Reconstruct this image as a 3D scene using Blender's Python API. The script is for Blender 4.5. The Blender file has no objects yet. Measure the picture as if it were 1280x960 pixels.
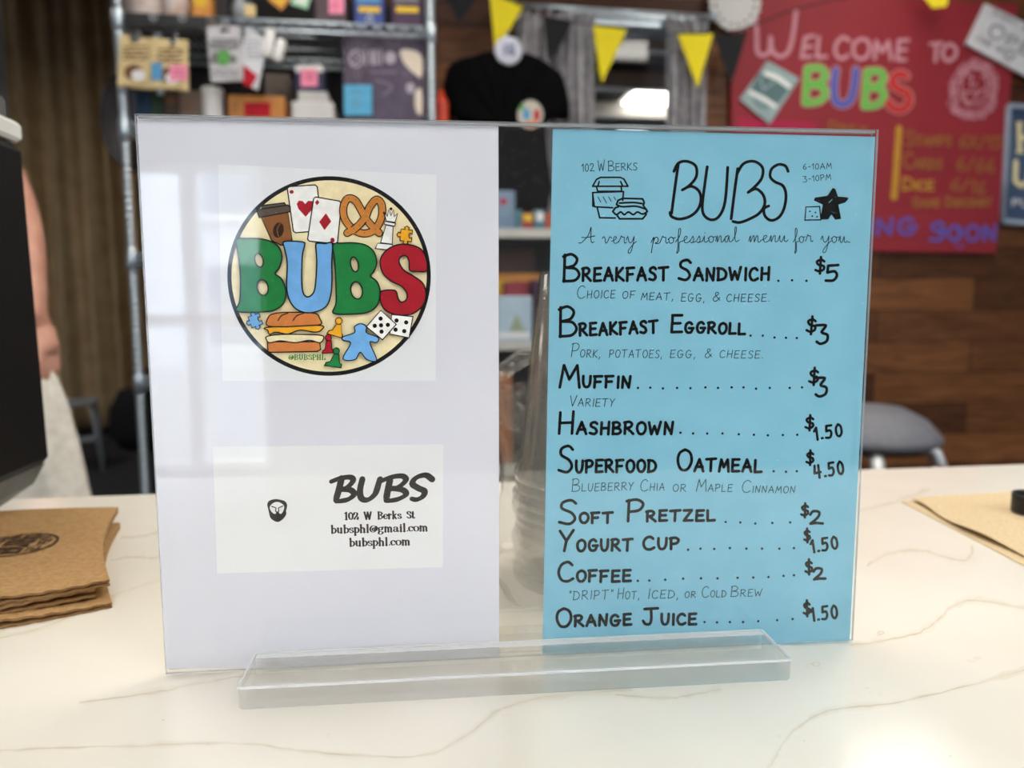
import bpy, math, random
from mathutils import Vector, Matrix
from mathutils.geometry import tessellate_polygon
random.seed(7)
sc = bpy.context.scene
COL = sc.collection

# ------------------------------------------------------------------ camera
CT = 0.91                                   # counter top height
CAMZ = CT + 0.15325
RW = Matrix(((0.990971, -0.01685, 0.133016), (-0.134063, -0.10909, 0.98495), (-0.002086, -0.993889, -0.110364)))
FPX = 940.0
cam_d = bpy.data.cameras.new('camera'); cam = bpy.data.objects.new('camera', cam_d); COL.objects.link(cam)
m = Matrix(((RW[0][0], -RW[0][1], -RW[0][2]), (RW[1][0], -RW[1][1], -RW[1][2]), (RW[2][0], -RW[2][1], -RW[2][2])))
cam.matrix_world = Matrix.Translation((0, 0, CAMZ)) @ m.to_4x4()
cam_d.sensor_width = 36.0; cam_d.lens = FPX / 1280 * 36
cam_d.clip_start = 0.02
cam_d.dof.use_dof = True; cam_d.dof.focus_distance = 0.305; cam_d.dof.aperture_fstop = 8.0
sc.camera = cam

# ------------------------------------------------------------------ world, exposure
w = bpy.data.worlds.new('world'); sc.world = w; w.use_nodes = True
bg = w.node_tree.nodes['Background']
bg.inputs[0].default_value = (0.80, 0.90, 1.0, 1); bg.inputs[1].default_value = 14.0
sc.view_settings.view_transform = 'Standard'; sc.view_settings.look = 'None'
sc.view_settings.gamma = 1.0; sc.view_settings.exposure = 0.0
sc.view_settings.use_curve_mapping = False
sc.cycles.use_denoising = True
sc.cycles.transparent_max_bounces = 32
sc.cycles.sample_clamp_indirect = 12.0; sc.cycles.max_bounces = 10; sc.cycles.transmission_bounces = 10
LIGHT = 7.2                                 # strength of the ceiling panels' diffusers

# ------------------------------------------------------------------ pixel / place helpers
def ray(px, py):
    return RW @ Vector(((px - 640) / FPX, (py - 480) / FPX, 1.0))
def on_y(px, py, Y):
    d = ray(px, py); t = Y / d.y
    return Vector((d.x * t, Y, CAMZ + d.z * t))
def on_z(px, py, Z):
    d = ray(px, py); t = (Z - CAMZ) / d.z
    return Vector((d.x * t, d.y * t, Z))
PA = math.radians(-2.0)                     # the sign holder's turn on the counter
P0 = Vector((-0.10153, 0.30909, CT + 0.0015)); PW, PH = 0.296, 0.222
PM = Matrix.Translation(P0) @ Matrix.Rotation(PA, 4, 'Z'); PMI = PM.inverted()
CAML = PMI @ Vector((0, 0, CAMZ))
def on_panel(px, py, dep):
    d = PMI.to_3x3() @ ray(px, py); t = (dep - CAML.y) / d.y
    return CAML + d * t

def lin(c):
    f = lambda v: v / 12.92 if v <= 0.04045 else ((v + 0.055) / 1.055) ** 2.4
    return tuple(f(v / 255) for v in c) + (1.0,)

# ------------------------------------------------------------------ materials
MATS = {}
def mat(name, c1, c2=None, scale=40, rough=0.6, metal=0.0, bump=0.0, coat=0.0, spec=0.5, emit=None, estr=0.0, stretch=(1, 1, 1)):
    if name in MATS: return MATS[name]
    M = bpy.data.materials.new(name); M.use_nodes = True
    nt = M.node_tree; b = nt.nodes['Principled BSDF']
    b.inputs['Roughness'].default_value = rough; b.inputs['Metallic'].default_value = metal
    b.inputs['Specular IOR Level'].default_value = spec
    b.inputs['Coat Weight'].default_value = coat; b.inputs['Coat Roughness'].default_value = 0.08
    if c2 is None: c2 = tuple(v * 0.93 for v in c1)
    tc = nt.nodes.new('ShaderNodeTexCoord'); mp = nt.nodes.new('ShaderNodeMapping'); mp.inputs['Scale'].default_value = stretch
    nz = nt.nodes.new('ShaderNodeTexNoise'); nz.inputs['Scale'].default_value = scale; nz.inputs['Detail'].default_value = 4
    rp = nt.nodes.new('ShaderNodeValToRGB')
    rp.color_ramp.elements[0].color = lin(c1); rp.color_ramp.elements[1].color = lin(c2)
    rp.color_ramp.elements[0].position = 0.35; rp.color_ramp.elements[1].position = 0.68
    L = nt.links.new
    L(tc.outputs['Object'], mp.inputs[0]); L(mp.outputs[0], nz.inputs['Vector']); L(nz.outputs[0], rp.inputs[0]); L(rp.outputs[0], b.inputs['Base Color'])
    if bump:
        bp = nt.nodes.new('ShaderNodeBump'); bp.inputs['Strength'].default_value = bump; bp.inputs['Distance'].default_value = 0.002
        L(nz.outputs[0], bp.inputs['Height']); L(bp.outputs[0], b.inputs['Normal'])
    if emit:
        b.inputs['Emission Color'].default_value = lin(emit); b.inputs['Emission Strength'].default_value = estr
    MATS[name] = M; return M
def ink(name, c, rough=0.6): return mat(name, c, tuple(min(255, v * 1.06 + 2) for v in c), 300, rough, spec=.12)

def clear(name, tint=(1, 1, 1), haze=0.0, hazec=(255, 255, 255), ior=1.49, rough=0.0, smudge=0.0):
    """clear plastic: what lies behind shows straight through, with the Fresnel reflection of a flat sheet"""
    M = bpy.data.materials.new(name); M.use_nodes = True; nt = M.node_tree
    for n in list(nt.nodes): nt.nodes.remove(n)
    N = nt.nodes.new; L = nt.links.new
    out = N('ShaderNodeOutputMaterial'); tr = N('ShaderNodeBsdfTransparent'); gl = N('ShaderNodeBsdfGlossy'); mx = N('ShaderNodeMixShader')
    tr.inputs[0].default_value = tuple(tint) + (1,); gl.inputs['Roughness'].default_value = rough
    fr = N('ShaderNodeFresnel'); ge = N('ShaderNodeNewGeometry'); ma = N('ShaderNodeMix')
    ma.inputs[2].default_value = ior; ma.inputs[3].default_value = 1 / ior
    L(ge.outputs['Backfacing'], ma.inputs[0]); L(ma.outputs[0], fr.inputs['IOR'])
    L(fr.outputs[0], mx.inputs[0])
    src = tr.outputs[0]
    if haze or smudge:
        df = N('ShaderNodeBsdfDiffuse'); df.inputs[0].default_value = lin(hazec); m2 = N('ShaderNodeMixShader'); m2.inputs[0].default_value = haze
        if smudge:
            nz = N('ShaderNodeTexNoise'); nz.inputs['Scale'].default_value = 900; tc = N('ShaderNodeTexCoord'); L(tc.outputs['Object'], nz.inputs['Vector'])
            rp = N('ShaderNodeValToRGB'); rp.color_ramp.elements[0].position = 0.60; rp.color_ramp.elements[1].position = 0.80
            rp.color_ramp.elements[0].color = (haze,) * 3 + (1,); rp.color_ramp.elements[1].color = (haze + smudge,) * 3 + (1,)
            L(nz.outputs[0], rp.inputs[0]); L(rp.outputs[0], m2.inputs[0])
        L(tr.outputs[0], m2.inputs[1]); L(df.outputs[0], m2.inputs[2]); src = m2.outputs[0]
    L(src, mx.inputs[1]); L(gl.outputs[0], mx.inputs[2]); L(mx.outputs[0], out.inputs[0])
    MATS[name] = M; return M

def glass(name):
    M = bpy.data.materials.new(name); M.use_nodes = True; b = M.node_tree.nodes['Principled BSDF']
    b.inputs['Base Color'].default_value = (0.97, 0.985, 0.98, 1); b.inputs['Roughness'].default_value = 0.02
    b.inputs['Transmission Weight'].default_value = 1.0; b.inputs['IOR'].default_value = 1.49
    MATS[name] = M; return M

# ------------------------------------------------------------------ mesh builder
class MB:
    def __init__(s): s.v = []; s.f = []; s.mi = []; s.mats = []; s.sm = []
    def idx(s, m):
        if m not in s.mats: s.mats.append(m)
        return s.mats.index(m)
    def add(s, vs, fs, m, smooth=False):
        o = len(s.v); s.v += [Vector(p) for p in vs]; k = s.idx(m)
        for f in fs: s.f.append([o + i for i in f]); s.mi.append(k); s.sm.append(smooth)
    def box(s, c, d, m, rz=0, R=None, bev=0.0):
        x, y, z = (v / 2 for v in d); b = min(bev, x * .9, y * .9, z * .9)
        M = R if R is not None else Matrix.Rotation(rz, 3, 'Z'); c = Vector(c)
        if b <= 0:
            vs = [Vector((i * x, j * y, k * z)) for k in (-1, 1) for j in (-1, 1) for i in (-1, 1)]
            fs = [(0, 2, 3, 1), (4, 5, 7, 6), (0, 1, 5, 4), (2, 6, 7, 3), (0, 4, 6, 2), (1, 3, 7, 5)]
            s.add([c + M @ v for v in vs], fs, m); return
        ring = lambda ax, ay: [(-ax + b, -ay), (ax - b, -ay), (ax, -ay + b), (ax, ay - b), (ax - b, ay), (-ax + b, ay), (-ax, ay - b), (-ax, -ay + b)]
        vs = []
        for zz, sh in ((-z, b * .7), (-z + b, 0), (z - b, 0), (z, b * .7)):
            vs += [(p[0] - math.copysign(sh, p[0]), p[1] - math.copysign(sh, p[1]), zz) for p in ring(x, y)]
        fs = [tuple(range(7, -1, -1)), tuple(range(24, 32))]
        for k in range(3):
            for i in range(8):
                j = (i + 1) % 8; fs.append((k * 8 + i, k * 8 + j, k * 8 + 8 + j, k * 8 + 8 + i))
        s.add([c + M @ Vector(v) for v in vs], fs, m)
    def lathe(s, prof, m, c=(0, 0, 0), n=32, axis=None, smooth=True, closed=False):
        c = Vector(c); A = axis if axis is not None else Matrix.Identity(3)
        vs = []; fs = []
        for r, z in prof:
            for i in range(n):
                a = 2 * math.pi * i / n; vs.append(c + A @ Vector((r * math.cos(a), r * math.sin(a), z)))
        K = len(prof); rng = range(K) if closed else range(K - 1)
        for k in rng:
            k2 = (k + 1) % K
            for i in range(n):
                j = (i + 1) % n; fs.append((k * n + i, k * n + j, k2 * n + j, k2 * n + i))
        s.add(vs, fs, m, smooth)
    def tube(s, pts, r, m, n=10, caps=True):
        pts = [Vector(p) for p in pts]; vs = []; fs = []; up = None
        for i, p in enumerate(pts):
            t = (pts[min(i + 1, len(pts) - 1)] - pts[max(i - 1, 0)]).normalized()
            if up is None: up = Vector((0, 0, 1)) if abs(t.z) < .9 else Vector((1, 0, 0))
            u = (up - t * up.dot(t)).normalized(); up = u; v = t.cross(u)
            rr = r(i / (len(pts) - 1)) if callable(r) else r
            vs += [p + (u * math.cos(2 * math.pi * k / n) + v * math.sin(2 * math.pi * k / n)) * rr for k in range(n)]
        for i in range(len(pts) - 1):
            for k in range(n):
                j = (k + 1) % n; fs.append((i * n + k, i * n + j, i * n + n + j, i * n + n + k))
        if caps: fs += [tuple(range(n - 1, -1, -1)), tuple(range(len(vs) - n, len(vs)))]
        s.add(vs, fs, m, True)
    def prism(s, poly, vec, m, mside=None, holes=()):
        """flat polygon (3-D points) with thickness along vec"""
        vec = Vector(vec); loops = [[Vector(p) for p in poly]] + [[Vector(p) for p in h] for h in holes]
        tri = tessellate_polygon(loops); flat = [p for l in loops for p in l]; n = len(flat)
        fs = [tuple(t) for t in tri]; fb = [tuple(i + n for i in t)[::-1] for t in tri]
        s.add(flat + [p + vec for p in flat], fs + fb, m)
        o = 0; sd = []
        for l in loops:
            k = len(l)
            for i in range(k): j = (i + 1) % k; sd.append((o + i, o + j, o + j + n, o + i + n))
            o += k
        s.add(flat + [p + vec for p in flat], sd, mside or m)
    def grid(s, fn, nu, nv, m, smooth=True, closed_u=False):
        vs = [fn(i / nu, j / nv) for j in range(nv + 1) for i in range(nu + 1)]
        fs = [(j * (nu + 1) + i, j * (nu + 1) + i + 1, (j + 1) * (nu + 1) + i + 1, (j + 1) * (nu + 1) + i) for j in range(nv) for i in range(nu)]
        s.add(vs, fs, m, smooth)
    def build(s, name, parent=None, origin=(0, 0, 0), loc=None, rotz=0, mods=()):
        o0 = Vector(origin)
        me = bpy.data.meshes.new(name); me.from_pydata([v - o0 for v in s.v], [], s.f); me.update()
        for m in s.mats: me.materials.append(m)
        me.polygons.foreach_set('material_index', s.mi); me.polygons.foreach_set('use_smooth', s.sm)
        o = bpy.data.objects.new(name, me); COL.objects.link(o)
        if parent: o.parent = parent; o.location = loc or (0, 0, 0)
        else: o.location = loc if loc is not None else o0
        o.rotation_euler = (0, 0, rotz)
        for k in mods:
            mo = o.modifiers.new(k[0].lower(), k[0])
            for a, b in k[1].items(): setattr(mo, a, b)
        return o
def tag(o, label, cat, group=None, kind=None):
    o['label'] = label; o['category'] = cat
    if group: o['group'] = group
    if kind: o['kind'] = kind
    return o
def thing(name, label, cat, loc=(0, 0, 0), rotz=0, group=None):
    o = bpy.data.objects.new(name, None); COL.objects.link(o); o.location = loc; o.rotation_euler = (0, 0, rotz); o.empty_display_size = .05
    return tag(o, label, cat, group)
def struct(name, mb, **k):
    o = mb.build(name, **k); o['kind'] = 'structure'; return o

# ------------------------------------------------------------------ drawing: strokes and filled shapes, in photo-like 2-D units mapped onto a real surface
def smooth(pts, n=5, closed=False):
    if len(pts) < 3: return list(pts)
    P = list(pts); out = []
    N = len(P); seg = range(N) if closed else range(N - 1)
    for i in seg:
        g = (lambda k: P[k % N]) if closed else (lambda k: P[max(0, min(N - 1, k))])
        a, b, c, d = g(i - 1), g(i), g(i + 1), g(i + 2)
        for k in range(n):
            t = k / n; t2 = t * t; t3 = t2 * t
            out.append(tuple(0.5 * (2 * b[q] + (c[q] - a[q]) * t + (2 * a[q] - 5 * b[q] + 4 * c[q] - d[q]) * t2 + (3 * b[q] - a[q] - 3 * c[q] + d[q]) * t3) for q in (0, 1)))
    if not closed: out.append(tuple(P[-1]))
    return out
class Pen:
    """draws on a surface: mp(x, y, layer) gives the 3-D point"""
    def __init__(s, mb, mp): s.mb = mb; s.mp = mp; s.layer = 1; s.sub = 0.0
    def up(s): s.layer += 1
    def stroke(s, pts, wd, m, sm=False, closed=False, cap=6):
        if sm: pts = smooth(pts, 5, closed)
        if closed: pts = list(pts) + [pts[0]]
        q = [pts[0]]
        for p in pts[1:]:
            if math.hypot(p[0] - q[-1][0], p[1] - q[-1][1]) > 1e-4: q.append(p)
        if len(q) == 1: s.dot(q[0], wd / 2, m); return
        if not sm and not closed and len(q) > 2:          # a sharp corner is two pen strokes
            for i in range(1, len(q) - 1):
                ax, ay, bx, by = q[i][0] - q[i - 1][0], q[i][1] - q[i - 1][1], q[i + 1][0] - q[i][0], q[i + 1][1] - q[i][1]
                if ax * bx + ay * by < .45 * math.hypot(ax, ay) * math.hypot(bx, by):
                    s.stroke(q[:i + 1], wd, m, False, False, cap); s.stroke(q[i:], wd, m, False, False, cap); return
        L = []; R = []; n = len(q)
        ang = []
        for i in range(n):
            a = q[max(0, i - 1)]; b = q[min(n - 1, i + 1)]
            if closed and i in (0, n - 1): a = q[n - 2]; b = q[1]
            ang.append(math.atan2(b[1] - a[1], b[0] - a[0]))
        W = []
        for i in range(n):
            h = (wd(ang[i], i / (n - 1)) if callable(wd) else wd) / 2; k = 1.0
            if 0 < i < n - 1:
                a1 = math.atan2(q[i][1] - q[i - 1][1], q[i][0] - q[i - 1][0]); a2 = math.atan2(q[i + 1][1] - q[i][1], q[i + 1][0] - q[i][0])
                k = 1 / max(0.55, abs(math.cos((a2 - a1) / 2)))
                ang[i] = math.atan2(math.sin(a1) + math.sin(a2), math.cos(a1) + math.cos(a2)) if math.cos(a2 - a1) > -0.9 else a1
            W.append(h); nx, ny = -math.sin(ang[i]), math.cos(ang[i])
            L.append((q[i][0] + nx * h * k, q[i][1] + ny * h * k)); R.append((q[i][0] - nx * h * k, q[i][1] - ny * h * k))
        vs = L + R; fs = [(i, i + 1, n + i + 1, n + i) for i in range(n - 1)]
        if cap and not closed:
            for i, sg in ((0, math.pi), (n - 1, 0)):
                o = len(vs); c = q[i]
                vs.append(c)
                for k in range(cap + 1):
                    a = ang[i] + sg - math.pi / 2 + math.pi * k / cap; vs.append((c[0] + W[i] * math.cos(a), c[1] + W[i] * math.sin(a)))
                fs += [(o, o + 1 + k, o + 2 + k) for k in range(cap)]
        s.sub = (s.sub + .047) % .6; k = len(vs)
        s.mb.add([s.mp(x, y, s.layer + s.sub + .2 * (i % n if i < 2 * n else n) / n) for i, (x, y) in enumerate(vs)], fs, m)
    def fill(s, pts, m, sm=False, holes=()):
        if sm: pts = smooth(pts, 5, True)
        loops = [[Vector((p[0], p[1], 0)) for p in pts]] + [[Vector((p[0], p[1], 0)) for p in h] for h in holes]
        tri = tessellate_polygon(loops); flat = [p for l in loops for p in l]
        s.sub = (s.sub + .047) % .6
        s.mb.add([s.mp(p.x, p.y, s.layer + s.sub) for p in flat], [tuple(t) for t in tri], m)
    def dot(s, c, r, m, n=14, ry=None, rot=0):
        s.fill(ell(c, r, ry or r, n, rot), m)
def ell(c, rx, ry, n=20, rot=0):
    cr, sr = math.cos(rot), math.sin(rot)
    return [(c[0] + rx * math.cos(a) * cr - ry * math.sin(a) * sr, c[1] + rx * math.cos(a) * sr + ry * math.sin(a) * cr) for a in (2 * math.pi * k / n for k in range(n))]

def F(d):
    out = {}
    for k, v in d.items():
        st = []
        for s in v.split('|'):
            sm = s.startswith('~'); s = s.lstrip('~')
            st.append((sm, [tuple(float(q) for q in p.split(',')) for p in s.split()]))
        out[k] = st
    return out
HAND = F({
 'A': '0,0 .36,1 .68,0|.1,.36 .62,.38', 'B': '.02,0 .06,1|~.0,.93 .3,1.02 .52,.84 .4,.6 .1,.52 .45,.48 .6,.25 .42,.04 0,.02',
 'C': '~.6,.84 .42,1 .15,.85 .03,.45 .15,.08 .4,0 .64,.14', 'D': '.03,0 .08,1|~.0,.98 .42,.92 .66,.55 .5,.14 0,.0',
 'E': '.03,0 .08,1|.06,1 .58,1.02|.05,.52 .5,.54|.03,0 .58,.03', 'F': '.03,0 .08,1|.0,1 .6,1.03|.05,.5 .48,.53',
 'G': '~.6,.84 .4,1 .13,.82 .05,.4 .2,.04 .5,.04 .64,.3 .64,.44|.36,.44 .74,.46', 'H': '.03,0 .08,1|.56,0 .62,1.05|.04,.5 .6,.53',
 'I': '.08,0 .12,1', 'J': '~.46,1 .46,.35 .36,.03 .14,.04 .03,.24|.12,1 .82,1.04', 'K': '.03,0 .08,1|.58,1 .08,.45 .62,0',
 'L': '.06,1 .03,0 .55,.04', 'M': '.0,0 .16,1 .36,.36 .66,1 .74,0', 'N': '.03,0 .08,1 .52,.02 .62,1.04',
 'O': '~.36,1 .12,.84 .04,.45 .18,.06 .46,.04 .66,.4 .62,.82 .4,1.0 .3,.98', 'P': '.04,0 .08,1|~.0,.95 .36,1.02 .58,.82 .44,.52 .05,.44',
 'R': '.04,0 .08,1|~.0,.95 .36,1.02 .56,.84 .42,.56 .07,.48|.2,.5 .66,0', 'S': '~.56,.86 .4,1 .14,.9 .12,.66 .42,.46 .52,.2 .34,.0 .02,.08',
 'T': '.33,0 .37,1|0,.98 .74,1.04', 'U': '~.04,1 .03,.4 .16,.04 .4,.06 .54,.4 .58,1', 'V': '0,1 .28,0 .6,1.04', 'W': '0,1 .16,0 .4,.7 .6,.02 .86,1.05',
 'X': '0,1 .6,0|.6,1 0,0', 'Y': '0,1 .28,.5|.6,1.04 .28,.5 .18,0', 'Z': '.02,1 .6,1.02 .02,0 .64,.02', 'Q': '~.36,1 .12,.84 .04,.45 .18,.06 .46,.04 .66,.4 .62,.82 .36,1|.4,.3 .7,-.1',
 '1': '0,.72 .22,1 .2,0', '2': '~.03,.74 .2,1 .5,.9 .42,.5 .02,.02|.02,.02 .3,.06 .66,.0', '3': '~.05,1 .52,.95 .3,.58 .56,.4 .5,.05 .2,-.08 .02,.06',
 '4': '.12,1 .0,.4 .58,.44|.46,1 .4,0', '5': '.6,1 .16,1.0 .1,.58|~.1,.56 .42,.6 .5,.3 .32,.02 .0,.04', '6': '~.4,1 .1,.55 .06,.15 .3,.0 .48,.2 .34,.46 .1,.3',
 '0': '~.3,1 .06,.7 .06,.2 .28,0 .5,.3 .48,.8 .28,1', '$': '~.5,.76 .36,.9 .14,.8 .2,.56 .44,.42 .42,.18 .2,.08 .02,.2|.36,1.1 .22,-.1', '.': '.06,.05 .13,.05', ',': '.12,.08 .04,-.2',
 '-': '.05,.45 .4,.47', '&': '~.62,.1 .2,.72 .3,1 .46,.82 .1,.42 .06,.1 .3,0 .6,.42', '"': '.05,1.05 .03,.82|.18,1.05 .16,.82', '/': '0,-.05 .4,1.05',
 "'": '.05,1.05 .03,.8', '@': '~.55,.4 .4,.65 .25,.4 .4,.25 .55,.5 .7,.3 .8,.6 .5,.95 .1,.6 .3,.02 .7,.05',
})
def text_width(t, font, small, gap):
    x = 0; first = True
    for ch in t:
        if ch == ' ': x += 0.55 * (small if small < 1 else 1) + gap; first = True; continue
        k = 1.0 if (first or small == 1) and ch.isalpha() else small
        if not ch.isalpha() and small < 1: k = small
        g = font[ch.upper() if font is HAND else ch]; x += max(p[0] for _, s in g for p in s) * k + gap; first = False
    return x - gap
def text(pen, t, p0, p1, cap, wd, m, small=1.0, gap=0.2, font=HAND, jit=0.0, slant=0.0, rnd=random.Random(3)):
    """lettering along p0 -> p1, cap = height of a capital, small = ratio of the small capitals"""
    tw = text_width(t, font, small, gap * (small if small < 1 else 1)); ux = (p1[0] - p0[0]) / tw; uy = (p1[1] - p0[1]) / tw
    ln = math.hypot(p1[0] - p0[0], p1[1] - p0[1]); nx, ny = -(p1[1] - p0[1]) / ln, (p1[0] - p0[0]) / ln
    if ny > 0: nx, ny = -nx, -ny          # up is towards smaller y
    x = 0; first = True; gp = gap * (small if small < 1 else 1)
    for ch in t:
        if ch == ' ': x += 0.55 * (small if small < 1 else 1) + gp; first = True; continue
        k = 1.0 if (first or small == 1) and ch.isalpha() else small
        if not ch.isalpha() and small < 1: k = small
        g = font[ch.upper() if font is HAND else ch]; dj = (rnd.random() - .5) * jit; dr = (rnd.random() - .5) * jit
        for sm, s in g:
            pts = []
            for a, b in s:
                xx = x + (a + (b + 0) * (slant + dr * .6)) * k; yy = (b * k + dj * k) * cap
                pts.append((p0[0] + ux * xx + nx * yy, p0[1] + uy * xx + ny * yy))
            pen.stroke(pts, wd, m, sm)
        x += max(p[0] for _, s in g for p in s) * k + gp; first = False

# ------------------------------------------------------------------ the setting's materials
def wood_wall():
    M = bpy.data.materials.new('plank_wall'); M.use_nodes = True; nt = M.node_tree; b = nt.nodes['Principled BSDF']; N = nt.nodes.new; L = nt.links.new
    tc = N('ShaderNodeTexCoord'); sx = N('ShaderNodeSeparateXYZ'); cx = N('ShaderNodeCombineXYZ'); L(tc.outputs['Object'], sx.inputs[0])
    L(sx.outputs[0], cx.inputs[0]); L(sx.outputs[2], cx.inputs[1])
    br = N('ShaderNodeTexBrick'); br.offset = 0.37; br.inputs['Scale'].default_value = 1.0
    br.inputs['Brick Width'].default_value = 1.3; br.inputs['Row Height'].default_value = 0.145; br.inputs['Mortar Size'].default_value = 0.0025
    br.inputs['Color1'].default_value = lin((74, 44, 27)); br.inputs['Color2'].default_value = lin((142, 90, 52)); br.inputs['Mortar'].default_value = lin((24, 16, 12))
    L(cx.outputs[0], br.inputs['Vector'])
    mp = N('ShaderNodeMapping'); mp.inputs['Scale'].default_value = (1.2, 16, 1); L(cx.outputs[0], mp.inputs[0])
    nz = N('ShaderNodeTexNoise'); nz.inputs['Scale'].default_value = 4; nz.inputs['Detail'].default_value = 8; nz.inputs['Distortion'].default_value = 1.2; L(mp.outputs[0], nz.inputs['Vector'])
    rp = N('ShaderNodeValToRGB'); rp.color_ramp.elements[0].color = (.35, .32, .3, 1); rp.color_ramp.elements[1].color = (1, 1, 1, 1); rp.color_ramp.elements[0].position = .3; rp.color_ramp.elements[1].position = .65
    L(nz.outputs[0], rp.inputs[0])
    mx = N('ShaderNodeMix'); mx.data_type = 'RGBA'; mx.blend_type = 'MULTIPLY'; mx.inputs[0].default_value = .9; L(br.outputs[0], mx.inputs[6]); L(rp.outputs[0], mx.inputs[7])
    L(mx.outputs[2], b.inputs['Base Color']); b.inputs['Roughness'].default_value = .5; b.inputs['Specular IOR Level'].default_value = .2
    return M
PLANK = wood_wall()
M_gray = mat('gray_paint', (176, 174, 168), (168, 166, 160), 3, .8)
M_dark = mat('dark_paint', (52, 50, 50), (42, 40, 42), 4, .85)
M_ceil = mat('ceiling_paint', (150, 148, 146), (140, 138, 136), 4, .9)
M_floor = mat('carpet_floor', (60, 59, 62), (46, 45, 48), 60, .95, bump=.4)
M_white = mat('white_enamel', (235, 235, 232), (228, 228, 225), 8, .5)
M_black = mat('black_plastic', (18, 18, 19), (14, 14, 15), 120, .5)
M_steel = mat('zinc_wire', (205, 214, 220), (180, 190, 198), 90, .33, metal=.85)
M_chrome = mat('chrome_tube', (225, 225, 223), (210, 210, 208), 40, .42, metal=.6)
ACR = clear('clear_acrylic', smudge=.004, haze=.002)
PANE = clear('window_pane')

# ------------------------------------------------------------------ the room shell
CE = 4.2
b = MB(); b.box((0, 2.6, -.05), (10, 14.4, .1), M_floor); struct('floor', b)
b = MB(); b.box((0, 2.6, CE + .05), (10, 14.4, .1), M_ceil); struct('ceiling', b)
def holed(mb, x0, x1, z0, z1, y0, y1, holes, m):
    """a wall between x0..x1, z0..z1 with rectangular openings (left to right)"""
    x = x0
    for hx0, hx1, hz0, hz1 in holes:
        mb.box(((x + hx0) / 2, (y0 + y1) / 2, (z0 + z1) / 2), (hx0 - x, y1 - y0, z1 - z0), m)
        if hz0 > z0: mb.box(((hx0 + hx1) / 2, (y0 + y1) / 2, (z0 + hz0) / 2), (hx1 - hx0, y1 - y0, hz0 - z0), m)
        mb.box(((hx0 + hx1) / 2, (y0 + y1) / 2, (z1 + hz1) / 2), (hx1 - hx0, y1 - y0, z1 - hz1), m)
        x = hx1
    mb.box(((x + x1) / 2, (y0 + y1) / 2, (z0 + z1) / 2), (x1 - x, y1 - y0, z1 - z0), m)
WY = 3.2                                        # plank wall
wx0, wx1 = on_y(696, 100, WY).x, on_y(872, 100, WY).x; wz1, wz0 = on_y(770, 27, WY).z, on_y(770, 262, WY).z
b = MB(); holed(b, -.80, 4.5, 0, CE, WY, WY + .12, [(wx0, wx1, wz0, wz1)], PLANK); struct('wall_back', b)
b = MB(); b.box((-.86, 4.99, CE / 2), (.12, 3.58, CE), M_dark); struct('wall_return', b)
b = MB(); b.box((-2.7, 6.84, CE / 2), (3.56, .12, CE), M_gray); struct('wall_far', b)
b = MB(); b.box((-4.56, 2.0, CE / 2), (.12, 9.8, CE), M_gray); struct('wall_left', b)
b = MB(); b.box((4.56, 3.2, CE / 2), (.12, 12.2, CE), PLANK); struct('wall_right', b)
# interior window: frame, pane, the dark room beyond with its lit ceiling panel
fw = .045
b = MB(); cx_, cz_ = (wx0 + wx1) / 2, (wz0 + wz1) / 2
for s in (0, 1):
    b.box((wx0 if s else wx1, WY + .04, cz_), (fw, .14, wz1 - wz0 + fw), M_steel); b.box((cx_, WY + .04, wz1 if s else wz0), (wx1 - wx0 + fw, .14, fw), M_steel)
struct('window_1', b)
wn = MB(); wn.box((cx_, WY + .06, cz_), (wx1 - wx0, .006, wz1 - wz0), PANE); wn.build('window_pane', parent=bpy.data.objects['window_1'])
b = MB(); b.box((2.3, 6.0, 2.80), (4.4, 5.3, .08), M_dark)
for k in range(6): b.box((2.3, 4.0 + k * .85, 2.70), (4.4, .08, .12), M_gray)
b.box((2.3, 8.9, 1.4), (4.4, .1, 2.8), M_dark); struct('wall_beyond', b)
# shop front behind the camera: tall window openings, the street outside
SY = -2.6
M_slate = mat('slate_paint', (74, 72, 74), (64, 62, 64), 4, .85)
holes = [(-3.9, -2.9, .5, 3.2), (-1.42, -.80, .35, 1.62), (2.5, 4.3, .5, 3.2)]  # outer two openings are unseen, added to let in more light
b = MB(); holed(b, -4.5, 4.5, 0, CE, SY - .14, SY, holes, M_slate); struct('wall_front', b)
for i, (x0, x1, z0, z1) in enumerate(holes):
    f = MB(); cx, cz = (x0 + x1) / 2, (z0 + z1) / 2
    for s in (x0, x1, cx): f.box((s, SY - .07, cz), (.05, .1, z1 - z0), M_white)
    for s in (z0, z1, cz): f.box((cx, SY - .07, s), (x1 - x0 + .05, .1, .05), M_white)
    o = struct('window_%d' % (i + 2), f)
    g = MB(); g.box((cx, SY - .07, cz), (x1 - x0, .006, z1 - z0), PANE); g.build('window_pane', parent=o)
b = MB(); M_fac = mat('pale_facade', (225, 228, 232), (212, 216, 222), 2, .8); M_fwin = mat('facade_window', (120, 132, 150), (96, 108, 126), 2, .3)
b.box((0, -12.1, 2.2), (26, .2, 4.6), M_fac)
for k in range(12):
    for z in (1.0, 3.1):
        b.box((-12 + k * 2.1, -11.99, z), (1.0, .1, 1.3), M_fwin); b.box((-12 + k * 2.1, -11.95, z - .72), (1.2, .2, .1), M_white)
b.box((0, -8, -.08), (30, 11, .1), mat('street_paving', (150, 150, 150), (130, 130, 130), 3, .9)); struct('wall_street', b)

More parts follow.
